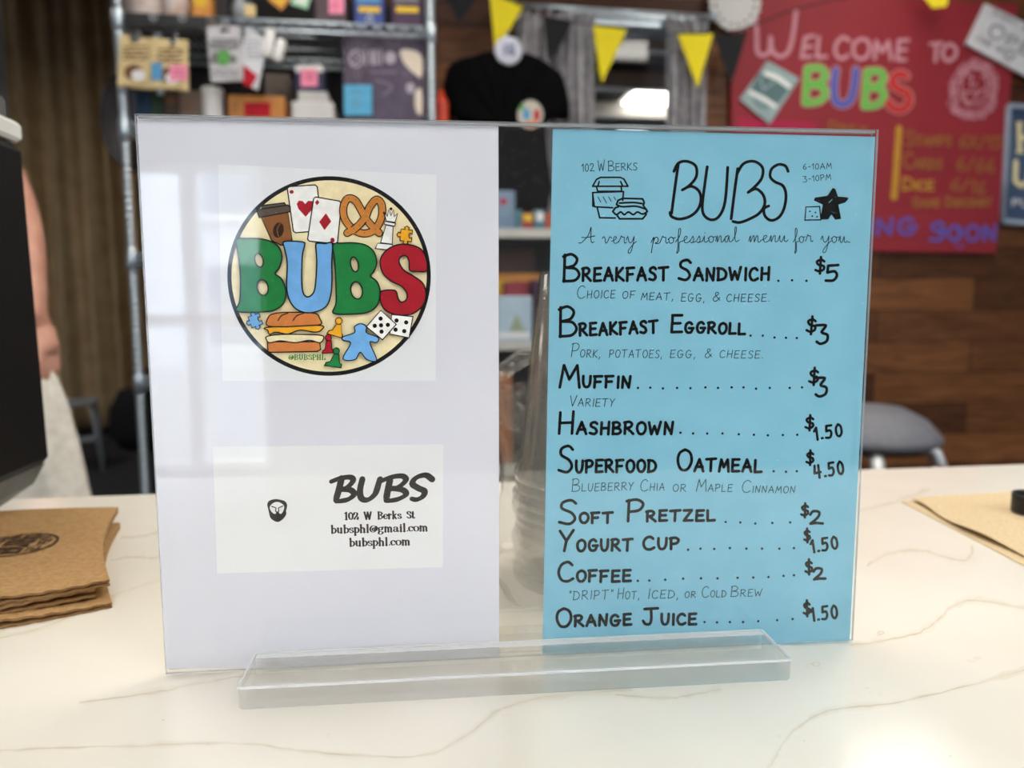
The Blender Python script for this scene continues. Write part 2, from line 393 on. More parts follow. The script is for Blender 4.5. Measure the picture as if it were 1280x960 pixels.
# suspended ceiling light panels
M_dim = mat('light_diffuser_dim', (250, 250, 245), emit=(255, 250, 241), estr=LIGHT * .8); M_strong = mat('light_diffuser_bright', (250, 250, 245), emit=(255, 252, 247), estr=LIGHT * .95)
M_diff = mat('light_diffuser', (250, 250, 245), emit=(255, 250, 241), estr=LIGHT)
def light(loc, size, label, dm=None):
    t = thing('ceiling_light', label, 'light', loc, 0, 'suspended ceiling light panels')
    f = MB(); sx, sy = size
    for s in (-1, 1): f.box((s * sx / 2, 0, .03), (.03, sy + .03, .08), M_white); f.box((0, s * sy / 2, .03), (sx + .03, .03, .08), M_white)
    f.box((0, 0, .065), (sx, sy, .01), M_white)
    f.build('frame', t)
    d = MB(); d.box((0, 0, .01), (sx - .02, sy - .02, .012), dm or M_diff); d.build('diffuser', t)
    for s in (-1, 1): r = MB(); r.tube([(s * sx * .4, 0, .07), (s * sx * .4, 0, CE - loc[2])], .003, M_steel, 6); r.build('hanger', t)
for loc, sz, lb in [((2.0, 2.62, 2.75), (.5, .6), 'square ceiling light panel over the red chalk board'), ((1.7, 1.75, 2.75), (.6, 1.2), 'added unseen light panel brightening the red chalk board'), ((-.1, 1.9, 2.9), (.6, 1.0), 'ceiling light panel facing the wire rack'), ((-.75, 1.0, 2.75), (.6, 1.2), 'ceiling light panel above the counter on the left'),  # the panel facing the chalk board is an added lamp to brighten it
                    ((.75, 1.0, 2.75), (.6, 1.2), 'ceiling light panel above the counter on the right'), ((-.8, -1.5, 2.75), (1.2, 1.2), 'ceiling light panel behind the counter on the left'),
                    ((1.0, -1.5, 2.75), (1.2, 1.2), 'ceiling light panel behind the counter on the right'), ((2.7, .3, 2.75), (.6, 1.2), 'ceiling light panel by the right wall'),
                    ((-2.6, 4.2, 2.9), (.6, 1.2), 'added unseen light panel brightening the brown curtain')]:  # the curtain's panel is an added lamp, put there to light the cloth
    light(loc, sz, lb, M_dim if 'square' in lb else (M_strong if 'behind' in lb else None))
t = thing('ceiling_light', 'bright square ceiling light seen through the interior window', 'light', (0, 0, 0))
a0, a1 = on_z(802, 101, 2.74), on_z(776, 133, 2.74)
b = MB(); b.box(((a1.x + .45), (a0.y + a1.y) / 2, 2.745), (.9, a1.y - a0.y, .02), mat('bright_diffuser', (250, 250, 245), emit=(255, 250, 240), estr=9)); b.build('diffuser', t)
f = MB(); f.box((a1.x + .45, (a0.y + a1.y) / 2, 2.763), (.99, abs(a1.y - a0.y) + .08, .012), M_white)
f.build('frame', t)

# ------------------------------------------------------------------ counter
def quartz():
    M = mat('quartz', (245, 239, 226), (237, 230, 215), 9, .13, spec=.5); return M
QZ = quartz()
V1 = mat('vein_faint', (242, 236, 222), (235, 228, 211), 30, .15); V2 = mat('vein_soft', (239, 231, 215), (231, 222, 204), 60, .15); V3 = mat('vein_core', (233, 223, 204), (212, 200, 176), 45, .15)
t = thing('counter', 'white quartz counter with thin beige veins', 'counter', (0, 0, 0))
b = MB(); b.box((.3, .286, CT - .015), (4.6, .672, .03), QZ, bev=.002)
rv = random.Random(11)
pen = Pen(b, lambda x, y, l: on_z(x, y, CT + .00003 * l))
veins = [[(100, 878), (190, 866), (240, 856), (300, 845), (345, 838), (420, 826), (470, 806)], [(0, 938), (80, 935), (180, 932), (300, 929), (370, 938), (450, 944), (530, 944), (585, 918), (628, 886), (700, 868), (790, 862)],
         [(958, 962), (968, 948), (984, 922), (1010, 900), (1045, 886), (1110, 880), (1190, 862), (1280, 838)], [(1066, 806), (1110, 800), (1150, 790), (1176, 772), (1190, 758), (1220, 750), (1285, 761)],
         [(-10, 800), (60, 782), (140, 745), (190, 728), (220, 722)], [(150, 672), (180, 670), (205, 662)], [(1086, 706), (1112, 692), (1150, 688), (1180, 696), (1208, 700), (1216, 684)],
         [(770, 868), (830, 873), (870, 868), (900, 862)], [(140, 700), (170, 696), (196, 698)], [(1070, 640), (1110, 630), (1160, 612)]]
for vn in veins:
    q = []
    for p in smooth(vn, 6): q.append((p[0] + rv.uniform(-1.2, 1.2), p[1] + rv.uniform(-.8, .8)))
    j = [rv.uniform(.5, 1.4) for _ in q]
    fn = lambda k: (lambda a, u: k * j[min(len(j) - 1, int(u * len(j)))])
    pen.layer = 1; pen.stroke(q, fn(9), V1); pen.layer = 2; pen.stroke(q, fn(4), V2); pen.layer = 3; pen.stroke(q, fn(1.3), V3)
for c in [(625, 893), (985, 922), (405, 915), (1222, 750), (1210, 700), (1218, 826), (1100, 790), (1020, 831), (1090, 862)]:
    for k in range(5):
        pen.layer = 2; pen.dot((c[0] + rv.uniform(-12, 12), c[1] + rv.uniform(-5, 5)), rv.uniform(2, 6), V1 if k < 4 else V2, 10, ry=rv.uniform(1, 3))
pen.layer = 4; pen.stroke(ell((1020, 830), 5, 2.6, 14), .9, V3, closed=True); pen.stroke(ell((1101, 791), 4, 1.6, 12), .9, V3, closed=True)
for c in [(204, 900), (260, 930), (327, 845), (1005, 926), (1188, 945)]: pen.dot(c, 1.6, V3, 8, ry=.9)
b.build('worktop', t)
b = MB(); b.box((.3, .29, (CT - .03) / 2), (4.5, .60, CT - .03), M_dark, bev=.003); b.build('base_cabinet', t)

# ------------------------------------------------------------------ helpers for things on the back wall and rack
def wallmap(Y): return lambda x, y, l: on_y(x, y, Y - .0009 * l)
def pbox(name, label, cat, x0, y0, x1, y1, Y, dep, m, group=None, bev=.004, draw=None, part=None):
    """a carton whose front face spans photo rows/columns at depth Y; draw(pen) prints its front"""
    a = on_y(x0, y0, Y); c = on_y(x1, y1, Y); zc = (a.z + c.z) / 2; xc = (a.x + c.x) / 2
    b = MB(); b.box((xc, Y + dep / 2, zc), (abs(c.x - a.x), dep, abs(a.z - c.z)), m, bev=bev)
    if draw: draw(Pen(b, wallmap(Y)))
    o = b.build(name, origin=(xc, Y + dep / 2, min(a.z, c.z)))
    return tag(o, label, cat, group)
def note(parent, x0, y0, x1, y1, Y, m, tilt=0, draw=None, name='price_note', lab=None):
    b = MB(); cx, cy = (x0 + x1) / 2, (y0 + y1) / 2; c, s = math.cos(tilt), math.sin(tilt)
    pts = [(cx + (x - cx) * c - (y - cy) * s, cy + (x - cx) * s + (y - cy) * c) for x, y in ((x0, y0), (x1, y0), (x1, y1), (x0, y1))]
    b.prism([on_y(x, y, Y) for x, y in pts], (0, .001, 0), m)
    if draw: draw(Pen(b, wallmap(Y)))
    o = b.build(name, parent, origin=parent.location)
    if lab: o['label'] = lab
    return o
I_blk = ink('black_ink', (22, 22, 24)); I_brn = ink('brown_ink', (120, 84, 60)); I_gry = ink('gray_ink', (120, 118, 120)); I_wht = ink('white_ink', (232, 228, 224))
I_red = ink('red_ink', (176, 30, 44)); I_grn = ink('green_ink', (96, 160, 84)); I_blu = ink('blue_ink', (92, 150, 190)); I_yel = ink('yellow_ink', (226, 186, 60)); I_org = ink('orange_ink', (226, 130, 50))
M_pink = mat('pink_note', (246, 150, 176), (240, 140, 168), 30, .8); M_bluenote = mat('blue_note', (96, 176, 212), (84, 166, 204), 30, .8); M_mint = mat('mint_note', (176, 220, 186), (166, 212, 178), 30, .8)
M_cream = mat('cream_card', (228, 204, 150), (216, 190, 134), 40, .7); M_orange = mat('orange_card', (222, 150, 66), (206, 132, 52), 30, .6)
def scribble(pen, x0, y0, x1, y1, m, n=5, wd=1.6, r=random.Random(2)):
    for k in range(n):
        y = y0 + (y1 - y0) * (k + .5) / n; q = []
        x = x0
        while x < x1: q.append((x, y + r.uniform(-1, 1) * (y1 - y0) / n * .3)); x += r.uniform(2, 5)
        if len(q) > 1: pen.stroke(q, wd, m)

# ------------------------------------------------------------------ brown curtain, far left
M_curt = mat('curtain_cloth', (196, 170, 130), (176, 150, 112), 6, .9)
CY = 6.35; c0, c1 = on_y(22, 300, CY).x, on_y(190, 300, CY).x + .25
b = MB()
def curt(u, v):
    z = .06 + v * (4.05 - .06); x = c0 + (c1 - c0) * u + (v - .4) * .03 * math.sin(u * 9)
    return (x, CY + .07 * math.sin(u * 40 + .9 * math.sin(u * 11)) + .02 * math.sin(u * 83 + v * 2), z)
b.grid(curt, 200, 24, M_curt)
o = b.build('curtain', origin=((c0 + c1) / 2, CY, .06), mods=[('SOLIDIFY', {'thickness': .006})])
tag(o, 'tall brown pleated curtain hanging at the far left', 'curtain')
r_ = thing('curtain_rod', 'thin metal rod carrying the brown curtain', 'rod', ((c0 + c1) / 2, CY, 4.07))
b = MB(); b.tube([(-(c1 - c0) / 2 - .1, 0, 0), ((c1 - c0) / 2 + .1, 0, 0)], .016, M_steel); b.build('rod', r_)
for s in (-1, 1): b = MB(); b.tube([(s * (c1 - c0) / 2, 0, 0), (s * (c1 - c0) / 2, .43, 0)], .01, M_steel, 8); b.build('bracket', r_)
# low dark things on the floor in front of the curtain
M_bag = mat('black_fabric', (30, 30, 33), (22, 22, 25), 20, .9, bump=.5)
a = on_y(150, 512, 5.6)
b = MB(); b.lathe([(.02, 0), (.30, .0), (.38, .10), (.37, .26), (.30, .40), (.16, .47), (.03, .48)], M_bag, n=28)
for v in b.v: v.y *= .6; v.z += .03 * math.sin(v.x * 14) * (v.z > .2)
b.tube([(-.16, 0, .44), (-.12, 0, .56), (.05, 0, .58), (.14, 0, .45)], .014, M_bag)
o = b.build('duffel_bag', loc=(a.x + .25, 5.75, .0)); tag(o, 'black bag on the floor in front of the brown curtain', 'bag')
a = on_y(100, 540, 5.2)
t = thing('step_stool', 'small gray folding step stool on the dark floor by the curtain', 'stool', (a.x - .02, 5.1, 0), .3)
M_stool = mat('gray_metal_paint', (150, 154, 158), (138, 142, 146), 30, .5)
b = MB(); b.box((0, 0, .42), (.34, .24, .03), M_stool, bev=.008); b.build('seat', t)
for sx in (-1, 1):
    for sy in (-1, 1):
        b = MB(); b.tube([(sx * .14, sy * .09, .41), (sx * .19, sy * .17, .0)], .014, M_stool, 8); b.build('leg', t)
b = MB(); b.box((0, -.15, .2), (.32, .10, .02), M_stool, bev=.006); b.build('step', t)

# ------------------------------------------------------------------ wire rack
RY = 2.66; RD = .40
xl, xr = on_y(150, 60, RY).x, on_y(539, 80, RY).x
t = thing('wire_rack', 'tall zinc wire shelving rack full of games against the plank wall', 'shelf', ((xl + xr) / 2, RY + RD / 2, 0))
O = Vector(t.location)
for x in (xl, xr):
    for y in (RY, RY + RD):
        prof = [(.001, 0), (.014, 0), (.014, .05)]; z = .05
        while z < 2.2: prof += [(.0135, z), (.0135, z + .02), (.0115, z + .0215), (.0115, z + .0235)]; z += .025
        prof += [(.0135, z), (.0135, z + .015), (.001, z + .02)]
        b = MB(); b.lathe(prof, M_steel, n=12); b.build('post', t, loc=(x - O.x, y - O.y, 0))
shelf_z = [.15, on_y(400, 470, RY).z, on_y(400, 320, RY).z, on_y(400, 162, RY).z, on_y(400, 29, RY).z]
def rack_shelf(z):
    b = MB(); L0, L1 = xl + .012, xr - .012
    for y in (RY, RY + RD):
        b.tube([(L0, y, z), (L1, y, z)], .006, M_steel, 8); b.tube([(L0, y, z - .030), (L1, y, z - .030)], .006, M_steel, 8)
        n = 40; zz = [(L0 + (L1 - L0) * k / n, y, z - .004 if k % 2 else z - .028) for k in range(n + 1)]; b.tube(zz, .003, M_steel, 5)
    for x in (L0, L1):
        b.tube([(x, RY, z), (x, RY + RD, z)], .005, M_steel, 8); b.tube([(x, RY, z - .03), (x, RY + RD, z - .03)], .005, M_steel, 8)
    n = 44
    for k in range(1, n): x = L0 + (L1 - L0) * k / n; b.tube([(x, RY, z + .005), (x, RY + RD, z + .005)], .0022, M_steel, 5)
    for k in (1, 2): b.tube([(L0, RY + RD * k / 3, z - .003), (L1, RY + RD * k / 3, z - .003)], .004, M_steel, 6)
    for x in (xl, xr):
        for y in (RY, RY + RD): b.lathe([(.014, z - .05), (.019, z - .045), (.017, z + .015), (.014, z + .02)], M_steel, (x, y, 0), 14)
    b.build('shelf', t, origin=O)
for z in shelf_z: rack_shelf(z)
# dark liner panel at the rack's back
b = MB(); b.box(((xl + xr) / 2, RY + RD + .03, 1.15), (xr - xl, .012, 2.1), mat('dark_backing', (26, 23, 24), (20, 18, 19), 9, .9)); o = b.build('backing_panel', t, origin=O); o['label'] = 'black backing panel'
TOPZ = shelf_z[-1] + .008; BZ = shelf_z[-2] + .008
def stand(o, z):                                    # rest a thing on its shelf
    zs = min((o.matrix_world @ v.co).z for v in o.data.vertices) if o.data else o.location.z
def sbox(name, label, cat, x0, y0, x1, Z, Y, dep, m, draw=None, group=None, bev=.004):
    """carton standing on height Z, top at photo row y0"""
    a = on_y(x0, y0, Y); c = on_y(x1, y0, Y); top = (a.z + c.z) / 2
    b = MB(); b.box(((a.x + c.x) / 2, Y + dep / 2, (top + Z) / 2), (c.x - a.x, dep, top - Z), m, bev=bev)
    if draw: draw(Pen(b, wallmap(Y)))
    return tag(b.build(name, origin=((a.x + c.x) / 2, Y + dep / 2, Z)), label, cat, group)
FY = RY + .03
# --- on the top shelf
def tin(px, label, m1, m2, r=.085):
    c = on_y(px, 5, FY + r)
    t2 = thing('snack_tub', label, 'tub', (c.x, FY + r + .02, TOPZ))
    b = MB(); b.lathe([(.001, 0), (r * .72, 0), (r * .8, .01), (r * .98, .085), (r, .09), (r * .97, .09), (r * .93, .08), (.001, .078)], m1, n=28); b.build('tub', t2)
    d = MB(); d.lathe([(r * 1.03, .08), (r * 1.03, .10), (r * .9, .115), (.001, .118)], m2, n=28); d.build('lid', t2)
tin(180, 'round pale tub with orange lid at left of the top rack shelf', mat('pale_tub', (230, 214, 204), (214, 190, 178), 30, .5), mat('orange_lid', (214, 110, 56), (190, 90, 44), 30, .5), .07)
tin(221, 'round white tub with rust lid beside the orange carton', mat('white_tub', (236, 226, 218), (206, 160, 134), 12, .5), mat('rust_lid', (176, 84, 50), (160, 70, 40), 30, .5), .055)
sbox('game_box', 'orange carton on the top rack shelf', 'box', 238, -16, 262, TOPZ, FY, .12, M_orange, lambda p: p.fill([(242, -6), (258, -5), (257, 8), (243, 7)], I_yel))
sbox('game_box', 'dark slim box leaning on the top rack shelf', 'box', 264, -14, 284, TOPZ, FY + .06, .12, M_dark)
t2 = thing('figurine', 'small gray crouching figurine on the top rack shelf', 'figurine', (on_y(299, 0, FY + .04).x, FY + .05, TOPZ))
b = MB(); b.lathe([(.001, 0), (.034, 0), (.034, .008), (.012, .012)], M_black, n=18); b.build('base', t2)
b = MB(); b.lathe([(.012, .01), (.024, .03), (.028, .055), (.02, .075), (.012, .085), (.018, .097), (.016, .115), (.001, .122)], M_stool, n=16); b.tube([(.02, 0, .07), (.04, -.02, .06), (.045, -.02, .035)], .007, M_stool, 8); b.build('body', t2)
sbox('price_tag', 'small tan price card on the front edge of the top shelf', 'card', 305, 6, 319, TOPZ, RY - .01, .004, M_cream, bev=.0008)
def diamond(label, cx, cy, r, m, m2, tilt):
    b = MB(); pts = [(cx + r * math.cos(tilt + k * math.pi / 2), cy + r * math.sin(tilt + k * math.pi / 2)) for k in range(4)]
    Y = RY - .012; b.prism([on_y(x, y, Y) for x, y in pts], (0, .002, 0), m)
    Pen(b, wallmap(Y)).fill([(cx + (x - cx) * .6, cy + (y - cy) * .6) for x, y in pts], m2)
    o = b.build('sale_tag', origin=on_y(cx, cy + r, Y)); tag(o, label, 'tag')
diamond('orange diamond shaped tag on the top shelf edge', 350, -2, 15, M_orange, I_yel, 1.45)
diamond('mint green tilted tag on the top shelf edge', 377, -2, 15, M_mint, I_wht, 1.1)
o = sbox('game_box', 'dark plum box with a pink price note on the top rack shelf', 'box', 392, -24, 432, TOPZ, FY, .14, mat('plum_card', (86, 66, 74), (74, 56, 64), 20, .6))
note(o, 411, -4, 430, 17, FY - .0015, M_pink, 0, lambda p: scribble(p, 415, 2, 426, 12, I_red, 2, 1))
def band(x0, x1): return lambda p: (p.fill([(x0 + 4, -12), (x1 - 4, -12), (x1 - 4, 3), (x0 + 4, 3)], I_blu if x0 < 460 else I_gry), p.up(), p.fill([(x0 + 6, 8), (x1 - 4, 9), (x1 - 4, 16), (x0 + 6, 15)], I_yel))
sbox('game_box', 'blue box with a yellow band on the top rack shelf', 'box', 442, -24, 479, TOPZ, FY, .12, mat('royal_card', (50, 76, 150), (42, 64, 134), 20, .5), band(442, 479))
sbox('game_box', 'purple box with a yellow band beside the right rack post', 'box', 489, -22, 527, TOPZ, FY, .12, mat('purple_card', (66, 30, 66), (54, 24, 56), 20, .5), band(489, 527))
b = MB(); b.prism([on_y(x, y, RY - .014) for x, y in ((155, 15), (258, 20), (258, 36), (155, 31))], (0, .004, 0), M_black); o = b.build('shelf_label_strip', origin=on_y(205, 34, RY - .014)); tag(o, 'black label strip clipped to the top rack shelf edge', 'label strip')
def clip(px, py, label):
    b = MB(); c = on_y(px, py, RY - .02); b.tube([c + Vector((.010 * math.cos(a), 0, .010 * math.sin(a))) for a in [k * .5 for k in range(13)]], .002, M_chrome, 6); b.tube([c + Vector((0, 0, .010)), c + Vector((0, .012, .03))], .002, M_chrome, 6)
    tag(b.build('ring_clip', origin=c), label, 'clip', 'ring clips on the rack')
clip(192, 21, 'wire ring clip on the black strip under the tubs'); clip(228, 22, 'wire ring clip on the black strip under the orange carton'); clip(462, 24, 'wire ring clip under the blue box')
# --- hanging from the top shelf: blister cards
def hangcard(name, label, pts, Y, m, draw, notch, mount):
    b = MB(); b.prism([on_y(x, y, Y) for x, y in pts], (0, .012, 0), m, holes=[[on_y(x, y, Y) for x, y in notch]] if notch else ())
    t3 = thing(name, label, 'package', on_y(mount[0], mount[1], Y))
    draw(Pen(b, wallmap(Y))); b.build('card', t3, origin=t3.location)
    h = MB(); c = on_y(mount[0], mount[1], Y); top = on_y(mount[0], 30, RY)
    h.tube([(c.x, Y + .04, c.z + .02), (c.x, Y + .03, c.z + .012), (c.x, Y - .012, c.z), (c.x, Y - .02, c.z + .012)], .0025, M_chrome, 6); h.tube([(c.x, Y + .04, c.z + .02), (c.x, RY + .012, top.z - .01)], .0025, M_chrome, 6)
    h.build('hook', t3, origin=t3.location); return t3
def kraftdraw(x0, x1, y0):
    def f(p):
        scribble(p, x0 + 5, y0 + 10, x1 - 4, y0 + 30, I_brn, 4, 2.2); p.up()
        p.fill(ell(((x0 + x1) / 2 - 3, y0 + 44), 12, 10, 14), I_brn); p.up(); p.fill(ell(((x0 + x1) / 2 + 3, y0 + 48), 9, 7, 14), I_wht); scribble(p, x0 + 6, y0 + 58, x1 - 6, y0 + 64, I_brn, 1, 1.2)
    return f
HY = RY - .035
hangcard('hang_pack', 'cream hang pack beside the left rack post', [(150, 44), (160, 43), (162, 52), (172, 54), (176, 47), (194, 48), (192, 112), (147, 107)], HY, M_cream, kraftdraw(149, 191, 46), None, (168, 52))
t3 = hangcard('hang_pack', 'cream hang pack with a blue picture and a pink price note', [(191, 47), (210, 49), (212, 58), (219, 58), (221, 49), (234, 50), (235, 113), (190, 110)], HY - .016, M_cream,
         lambda p: (kraftdraw(192, 233, 50)(p), p.up(), p.fill([(189, 78), (203, 79), (202, 101), (189, 100)], I_blu)), None, (215, 57))
note(t3, 212, 81, 234, 101, HY - .020, M_pink, 0, lambda p: scribble(p, 217, 86, 230, 96, I_red, 2, 1))
hangcard('hang_pack', 'gray hang pack with a green picture under the top shelf', [(258, 33), (300, 33), (305, 100), (264, 102)], HY, mat('gray_card', (204, 200, 200), (190, 187, 188), 30, .6),
         lambda p: (scribble(p, 263, 48, 299, 62, I_gry, 4, 2.4), p.up(), p.fill(ell((279, 72), 10, 10, 14), I_grn), p.fill(ell((291, 74), 5, 6, 12), I_gry), p.fill(ell((268, 72), 5, 8, 12), I_gry), scribble(p, 266, 85, 300, 97, I_gry, 2, 1.4)),
         [(274, 36), (287, 36), (287, 40), (274, 40)], (280, 37))
hangcard('hang_pack', 'white hang pack with a red corner twisted on its hook', [(308, 33), (334, 50), (322, 112), (304, 104), (303, 60)], HY - .004, mat('white_card', (222, 220, 222), (208, 206, 210), 30, .6),
         lambda p: (p.fill([(304, 80), (322, 95), (314, 110), (304, 105)], I_red), scribble(p, 308, 50, 326, 76, I_gry, 5, 1)), None, (313, 42))
def capsule(label, a, c, rpx, m, m2):
    A, C = on_y(a[0], a[1], HY), on_y(c[0], c[1], HY); r = rpx * HY / FPX; d = (C - A)
    t3 = thing('hanging_toy', label, 'toy', A)
    b = MB(); b.tube([A - d * .08, A, A + d * .1, A + d * .5, A + d * .9, C, C + d * .06], lambda u: r * (.35 + .65 * math.sin(math.pi * min(1, max(0, .08 + u * .84))) ** .5), m, 14); b.build('body', t3, origin=A)
    b = MB(); b.tube([A, A + Vector((0, .02, .03)), Vector((A.x, RY + .01, shelf_z[-1] - .03))], .002, m2, 6); b.build('loop', t3, origin=A)
capsule('white slim toy hanging beside the twisted white pack', (338, 40), (333, 70), 6, I_wht, I_gry)
capsule('white slim toy with a dark foot hanging beneath the top shelf', (352, 52), (346, 76), 6, I_wht, I_gry)
# --- on the second shelf (their feet are hidden by the white sheet)
def slab(name, label, cat, *a, **k): return sbox(name, label, cat, *a, **k)
sbox('game_box', 'blue spined game box at left of the second rack shelf', 'box', 168, 116, 186, BZ, FY + .03, .2, mat('navy_card', (32, 64, 92), (26, 52, 78), 14, .6))
sbox('game_box', 'dark green game box on the second rack shelf', 'box', 187, 118, 203, BZ, FY + .03, .2, mat('forest_card', (40, 70, 46), (30, 54, 36), 14, .6))
sbox('game_box', 'brown game box with a tan stripe on the second rack shelf', 'box', 204, 115, 222, BZ, FY + .03, .2, mat('umber_card', (84, 66, 52), (66, 52, 42), 14, .6), lambda p: p.fill([(206, 122), (220, 122), (220, 130), (206, 130)], I_brn))
sbox('game_box', 'gray brown patterned box below the pink noted pack', 'box', 223, 113, 251, BZ, FY + .02, .2, mat('taupe_card', (128, 112, 100), (100, 86, 76), 60, .6), lambda p: scribble(p, 226, 120, 248, 140, I_brn, 4, 2))
c = on_y(265, 110, FY + .035); t3 = thing('canister', 'white lidded canister on the second rack shelf', 'canister', (c.x, FY + .04, BZ))
hh = c.z - BZ; b = MB(); b.lathe([(.001, 0), (.031, 0), (.033, .004), (.033, hh - .02)], I_wht, n=24); b.build('body', t3)
b = MB(); b.lathe([(.035, hh - .02), (.035, hh - .003), (.032, hh), (.001, hh)], M_white, n=24); b.build('lid', t3)
sbox('game_box', 'orange box with a red panel on the second rack shelf', 'box', 284, 119, 355, BZ, FY, .2, mat('amber_card', (206, 138, 62), (186, 116, 50), 12, .6), lambda p: (p.fill([(305, 128), (338, 128), (338, 146), (305, 146)], I_red), scribble(p, 290, 126, 300, 144, I_brn, 3, 1.5)))
sbox('game_box', 'gray brown box stood behind the orange and red box', 'box', 330, 92, 362, BZ, FY + .22, .1, mat('stone_card', (132, 118, 106), (96, 84, 78), 20, .7))
o = sbox('storage_box', 'pale gray wide box under the navy box', 'box', 364, 127, 417, BZ, FY, .2, mat('pale_card', (214, 210, 204), (200, 196, 190), 10, .6))
zt = on_y(390, 127, FY).z
o = sbox('storage_box', 'pale gray narrow box stacked beneath the navy box', 'box', 372, 114, 410, zt, FY + .02, .14, mat('ash_card', (196, 192, 188), (180, 176, 172), 10, .6)); zt2 = on_y(390, 114, FY + .02).z
o = sbox('game_box', 'navy box with a pink price note on the pale boxes', 'box', 368, 80, 405, zt2, FY + .03, .11, mat('deep_navy', (36, 38, 78), (28, 30, 64), 10, .5), lambda p: p.fill([(369, 81), (404, 81), (404, 90), (369, 90)], I_wht))
note(o, 376, 86, 397, 108, FY + .03 - .0025, M_pink, 0, lambda p: p.stroke(ell((387, 96), 4, 4, 10), 1.2, I_red, closed=True))
# big dark purple game box
M_purp = mat('violet_box', (84, 72, 92), (66, 54, 74), 22, .55); I_lil = ink('lilac_ink', (178, 166, 176)); I_dim = ink('dim_lilac_ink', (124, 110, 124)); I_pale = ink('pale_gold_ink', (222, 206, 188))
def purple(p):
    r = random.Random(5)
    for k in range(26):
        x, y = r.uniform(430, 528), r.choice([r.uniform(41, 56), r.uniform(41, 140)]); 
        if 452 < x < 505 and 60 < y < 140: continue
        p.stroke(ell((x, y), r.uniform(3, 7), r.uniform(3, 7), 10), 1.5, I_dim, closed=True)
    p.up(); p.stroke(ell((445, 73), 8, 10, 16), 2.6, I_lil, closed=True); p.stroke([(441, 66), (449, 73), (441, 80)], 2, I_lil)
    for x in (457, 463, 467, 471, 476): p.stroke([(x, 63), (x + (2 if x == 463 else 0), 80)], 2.4, I_lil)
    p.stroke([(463, 63), (467, 80)], 2, I_lil); p.fill(ell((488, 72), 7, 8, 14), I_lil)
    p.up(); p.fill([(500, 64), (512, 62), (527, 70), (527, 96), (518, 92), (506, 80)], I_pale, True); p.fill([(519, 116), (527, 112), (527, 142), (520, 138)], I_pale, True); p.fill([(508, 106), (516, 104), (518, 114), (510, 116)], I_lil, True)
    p.stroke([(464, 90), (495, 90)], 3, I_dim); p.stroke([(470, 100), (490, 108), (480, 118)], 3, I_dim, True)
o = sbox('game_box', 'large dark violet game box with a blue price note', 'box', 427, 39, 531, BZ, FY, .07, M_purp, purple)
note(o, 430, 106, 465, 144, FY - .008, M_bluenote, 0, lambda p: (scribble(p, 436, 112, 458, 120, I_gry, 1, 1.2), p.stroke(ell((445, 129), 4, 5, 10), 1.2, I_gry, closed=True)))
# lower shelves: boxes glimpsed past the white sheet's left edge
for i, (x0, y0, x1, zi, lb, m) in enumerate([(178, 206, 236, 2, 'orange box low on the rack beside the white sheet', M_orange), (240, 230, 330, 2, 'tan box on the third rack shelf', M_cream), (190, 380, 300, 1, 'plum box on the fourth rack shelf', M_dark)]):
    sbox('game_box', lb, 'box', x0, y0, x1, shelf_z[zi] + .008, FY, .2, m)
# round dark tray at the rack's left side
c = on_y(168, 152, RY + RD + .075); A = Matrix.Rotation(math.pi / 2, 3, 'X')
b = MB(); b.lathe([(.001, 0), (.17, 0), (.186, .008), (.19, .022), (.182, .022), (.168, .010), (.001, .008)], mat('dark_round_tray', (40, 28, 30), (28, 20, 22), 20, .4), n=40, axis=A)
for v in b.v: v.x *= .62
o = b.build('round_tray', loc=(c.x, RY + RD + .075, c.z)); tag(o, 'dark oval tray hanging behind the left rack post', 'tray')
c = on_y(551, 140, RY + .2); b = MB(); b.lathe([(.001, -.14), (.024, -.14), (.028, -.12), (.028, .03), (.022, .05), (.012, .06), (.012, .075), (.001, .078)], mat('red_orange_plastic', (224, 70, 24), (206, 54, 20), 14, .45), n=20)
o = b.build('spray_bottle', loc=c); tag(o, 'orange red bottle between the rack and the black shirt', 'bottle')

# ------------------------------------------------------------------ gray patterned curtains at the interior window
M_drape = mat('gray_patterned_cloth', (186, 182, 184), (140, 136, 140), 26, .9)
def drape(label, xa, xb, ya, yb, Y, n, topfade=0):
    A, B = on_y(xa, ya, Y), on_y(xb, ya, Y); zt = A.z; zb = on_y(xa, yb, Y).z
    b = MB(); b.grid(lambda u, v: (A.x + (B.x - A.x) * (.5 + (u - .5) * (1.04 - .12 * math.sin(v * 2.2))), Y + .022 * math.sin(u * n * 6.283) + .008 * math.sin(u * n * 15 + v * 5), zb + (zt - zb) * v + .012 * math.sin(u * n * 6.283 + 1) * v ** 8), 90, 16, M_drape)
    tag(b.build('curtain', origin=((A.x + B.x) / 2, Y, zb), mods=[('SOLIDIFY', {'thickness': .003})]), label, 'curtain')
drape('gray mottled curtain left of the interior window, behind the black shirt', 642, 748, 13, 280, WY - .07, 7)
drape('gray mottled curtain right of the interior window, by the red board', 834, 886, 19, 280, WY - .07, 4)
t = thing('curtain_rod', 'pale metal curtain rod above the interior window', 'rod', on_y(770, 18, WY - .07))
O = Vector(t.location); A, B = on_y(640, 6, WY - .07), on_y(892, 21, WY - .07)
b = MB(); b.tube([A - O, B - O], .009, M_steel); b.build('rod', t)
for p in (A, B):
    e = MB(); e.lathe([(.001, -.02), (.016, -.014), (.018, 0), (.016, .014), (.001, .02)], M_steel, p - O, 14); e.tube([p - O, p - O + Vector((0, .07, 0))], .006, M_steel, 8); e.build('bracket', t)

